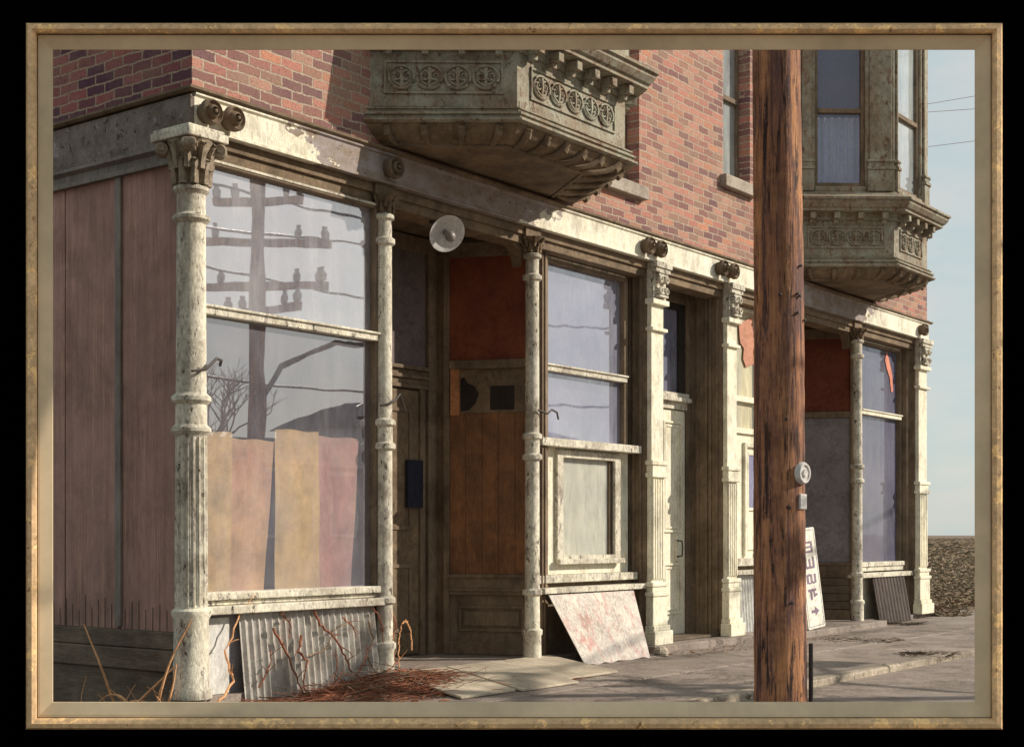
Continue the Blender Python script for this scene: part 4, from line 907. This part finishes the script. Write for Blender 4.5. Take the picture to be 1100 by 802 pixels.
# rough field beyond the building
fd = MB(); fd2 = MB()
for i in range(15000):
    t = random.random(); d = 23.5 * (1 + 17 * t ** 4) if i % 3 else 23.5 + 500 * t * t; px = random.uniform(960, 1090); lat = d * (px - 550) / 1541
    p = CAM + FW * d + RT * lat
    if p.x < 15.4 or p.y < -.2: continue
    a = random.uniform(0, 6.28); k = max(1, d / 60); h = random.uniform(.08, .34) * min(k, 2.6)
    c0 = curve((p.x, p.y, -.16), (math.cos(a) * .6 * k, math.sin(a) * .6 * k, 1), h * (1 if k == 1 else 1.6), (math.cos(a), math.sin(a), -.9), 3, .3)
    (fd if random.random() < .62 else fd2).tube(c0, .005 + .0006 * d, 3, .003 + .0002 * d)
tag(fd.build('dry_grass', m_field), 'dry brown grass covering the open field at the right', 'grass', kind='stuff')
tag(fd2.build('field_brush', weathered('olive_brush', (.15, .135, .075), (.22, .16, .10), (.09, .075, .045), .5, None)), 'dull olive brush scattered through the open field', 'brush', kind='stuff')
# distant wires in the sky
for i, (ya, yb) in enumerate(((112, 92), (121, 112), (158, 143))):
    d = 60; a = CAM + FW * d + RT * d * (1000 - 550) / 1541; b = CAM + FW * (d - 6) + RT * (d - 6) * (1110 - 550) / 1541
    a.z = 1.25 + (574 - ya) * d / 1541; b.z = 1.25 + (574 - yb) * (d - 6) / 1541; dr = b - a
    pts = [a + dr * (t * .5 - 1.5) + Vector((0, 0, .35 * ((t * .5 - 2) ** 2) * .3)) for t in range(0, 14)]
    tag(MB().tube(pts, .011, 5).build('overhead_wire', weathered('reddish_wire_%d' % i, (.55, .36, .32), (.5, .34, .3), (.4, .3, .26), .3, None)), ['highest thin overhead wire in the sky at the right', 'middle thin overhead wire in the sky at the right', 'lowest thin overhead wire in the sky at the right'][i], 'wire', 'overhead wires in the sky')

# ------------------------------------------------------------------ across the street (seen mirrored in the glass)
m_far = weathered('far_grey_boards', (.20, .19, .20), (.16, .155, .17), (.1, .09, .09), .4, None, scale=1)
m_far2 = weathered('far_pale_boards', (.5, .49, .47), (.42, .41, .41), (.3, .28, .27), .4, None, scale=1)
pp = empty('crossarm_pole', (10.6, -10.5, ST), 'utility pole with crossarms across the street, mirrored in the corner window', 'pole')
MB().tube([(10.6, -10.5, ST), (10.6, -10.5, 4), (10.6, -10.5, 7.75)], .17, 12, .12).build('shaft', m_pole, pp)
for z, L, a in ((7.3, .85, .2), (6.55, 1.35, -.15), (5.75, 1.25, .1), (5.3, .9, .6)):
    M = Matrix.Translation((10.6, -10.5, z)) @ Matrix.Rotation(a + .9, 4, 'Z'); arm = MB().box(-L, L, -.22, -.12, -.07, .07, M).build('crossarm', m_pole, pp)
    ins = MB()
    for s in (-.92, -.55, .55, .92): ins.lathe([(.03, .07), (.07, .1), (.08, .2), (.04, .27), (.05, .32)], 8, (0, 0, 0), M @ Matrix.Translation((s * L, -.17, 0)))
    ins.build('insulator', m_far2, arm)
MB().tube([(10.6, -10.5, 3.6), (10.9, -10.2, 4.3), (11.6, -9.5, 4.75), (12.4, -8.8, 4.7)], .05, 8).box(12.2, 12.9, -9.0, -8.6, 4.58, 4.72).build('lamp_arm', m_metal, pp)
for i, (z, e) in enumerate(((7.4, 9.5), (6.7, 8), (5.9, 6.8), (4.0, 3.2))):
    pts = [(10.6 + dx_, -10.6 + .25 * dx_ * (1 if i % 2 else -.6), z - .8 * (1 - (dx_ / 16) ** 2) + .8 + dx_ * (e - z) / 40) for dx_ in range(-16, 17, 4)]
    tag(MB().tube(pts, .025, 5).build('street_wire', m_metal), ['highest wire', 'second highest wire', 'third wire from the top', 'lowest wire'][i] + ' on the crossarm pole mirrored in the glass', 'wire', 'wires across the street')
m_froof = weathered('dull_far_roof', (.12, .115, .12), (.10, .095, .10), (.06, .055, .055), .4, None, rough=1, scale=1)
m_froof.node_tree.nodes['Principled BSDF'].inputs['Specular IOR Level'].default_value = 0
# a bare tree across the street
bt_ = empty('bare_tree', (8.6, -10.6, ST), 'leafless tree across the street, mirrored as tangled branches in the corner window', 'tree')
br = MB()
def grow(p, d, L, r_, lv_):
    pts = curve(p, d, L, (random.uniform(-.5, .5), random.uniform(-.5, .5), .15), 5, .12); br.tube(pts, r_, 5, r_ * .6)
    if lv_ == 0: return
    for k in range(3 if lv_ > 1 else 4):
        a = random.uniform(0, 6.28); q_ = pts[random.choice((3, 4, 5))]; dd = (pts[-1] - pts[-2]).normalized() + Vector((math.cos(a), math.sin(a), random.uniform(-.1, .5))) * .75
        grow(q_, dd, L * random.uniform(.55, .8), r_ * .55, lv_ - 1)
MB().tube([(8.6, -10.6, ST), (8.62, -10.6, .8), (8.55, -10.6, 1.7)], .13, 8, .09).build('trunk', m_pole, bt_)
for a in range(4): grow((8.56, -10.6, 1.6), (math.cos(a * 1.6) * .6, math.sin(a * 1.6) * .6, .8), 1.25, .055, 4)
br.build('branches', m_pole, bt_)
def shed(x0, x1, y0, y1, h, mat, label, gable=True):
    r_ = empty('far_house', (x0, y0, ST), label, 'house')
    MB().box(x0, x1, y0, y1, ST, h).build('wall', mat, r_)
    ym = (y0 + y1) / 2
    MB().add([(x0 - .2, y0 - .2, h), (x1 + .2, y0 - .2, h), (x1 + .2, y1 + .2, h), (x0 - .2, y1 + .2, h), (x0 - .2, ym, h + .8), (x1 + .2, ym, h + .8)], [(0, 1, 5, 4), (3, 4, 5, 2), (0, 4, 3), (1, 2, 5), (0, 3, 2, 1)]).build('roof', m_froof, r_)
    for i in range(3):
        xx = x0 + (x1 - x0) * (i + .5) / 3; f = MB().box(xx - .5, xx + .5, y1, y1 + .05, 1.2, 2.8).build('window', m_far2, r_); MB().box(xx - .4, xx + .4, y1 + .051, y1 + .06, 1.3, 2.7).build('pane', m_navy, f)
shed(14.5, 22.5, -21, -16, 2.9, m_far, 'low grey boarded house across the street, mirrored in the corner window')
shed(24, 32, -24, -18, 4.4, m_far2, 'pale boarded house farther along across the street')
shed(36, 46, -24, -17, 3.4, m_far, 'grey house at the far end across the street')

# ------------------------------------------------------------------ the framed opening the street is seen through
D0 = 8.6                       # distance of the frame's sight edge from the camera
def fp_(px, py, d): return CAM + FW * d + RT * ((px - 550) * d / 1541) + Vector((0, 0, (574 - py) * d / 1541))
FC = CAM + FW * D0
pf = empty('picture_frame', (FC.x, FC.y, fp_(550, 783, D0).z), 'worn gilt brown wooden frame with a tan inner liner around the whole view', 'picture frame')
ROOTLOC[pf.name] = tuple(pf.location)
def rect(l, t, r_, b, d): return [fp_(l, t, d), fp_(r_, t, d), fp_(r_, b, d), fp_(l, b, d)]
def rails(name, rings, mat):
    out = []
    for e in range(4):
        vs = []; k = len(rings)
        for rg in rings: vs += [rg[e], rg[(e + 1) % 4]]
        fs = [(2 * i, 2 * i + 1, 2 * ((i + 1) % k) + 1, 2 * ((i + 1) % k)) for i in range(k)] + [tuple(2 * i for i in range(k)), tuple(2 * i + 1 for i in range(k))[::-1]]
        out.append(MB().add(vs, fs).build(name, mat, pf, smooth=False))
    return out
dz = .093
rails('outer_moulding', [rect(28.3, 25, 1076.7, 783, D0 + .04), rect(28, 25, 1077, 783, D0 - dz + .033), rect(29.5, 26.5, 1075.5, 781.5, D0 - dz - .006), rect(34, 31, 1071, 777, D0 - dz - .013), rect(38, 34.5, 1067, 773, D0 - dz + .006), rect(39.5, 36, 1065.5, 771, D0 - dz + .026), rect(41, 38, 1064, 769.5, D0 + .04)], m_fwood)
rails('liner', [rect(40, 37, 1065, 770.5, D0 + .036), rect(40.8, 37.8, 1064.2, 769.8, D0 - dz + .053), rect(43, 40, 1062, 767, D0 - dz + .056), rect(56.3, 53, 1047.7, 754, D0 - .006), rect(57, 53.8, 1047, 753.3, D0 + .0), rect(57, 53.8, 1047, 753.3, D0 + .02)], m_liner)
# black wall the frame is fixed to: thick, with a splayed opening
T = .45; wo = [Vector((0, 0, 0))]
def wl(lat, z, d): return CAM + FW * d + RT * lat + Vector((0, 0, z - 1.25))
zl, zh = ST - .02, 5.3; hw = 4.0
inn0 = rect(50, 47, 1054, 760, D0 + .0415); inn1 = rect(30, 25, 1074, 790, D0 + T)
out0 = [wl(-hw, zh, D0 + .0415), wl(hw, zh, D0 + .0415), wl(hw, zl, D0 + .0415), wl(-hw, zl, D0 + .0415)]
out1 = [p + FW * T for p in out0]
vs = inn0 + out0 + inn1 + out1; fs = []
for e in range(4):
    f_ = (e + 1) % 4
    fs += [(e, f_, 4 + f_, 4 + e), (8 + e, 12 + e, 12 + f_, 8 + f_), (e, 8 + e, 8 + f_, f_), (4 + e, 4 + f_, 12 + f_, 12 + e)]
bw = MB().add(vs, fs).build('black_wall', m_dead)
tag(bw, 'plain matte black wall around the worn wooden picture frame', 'wall')
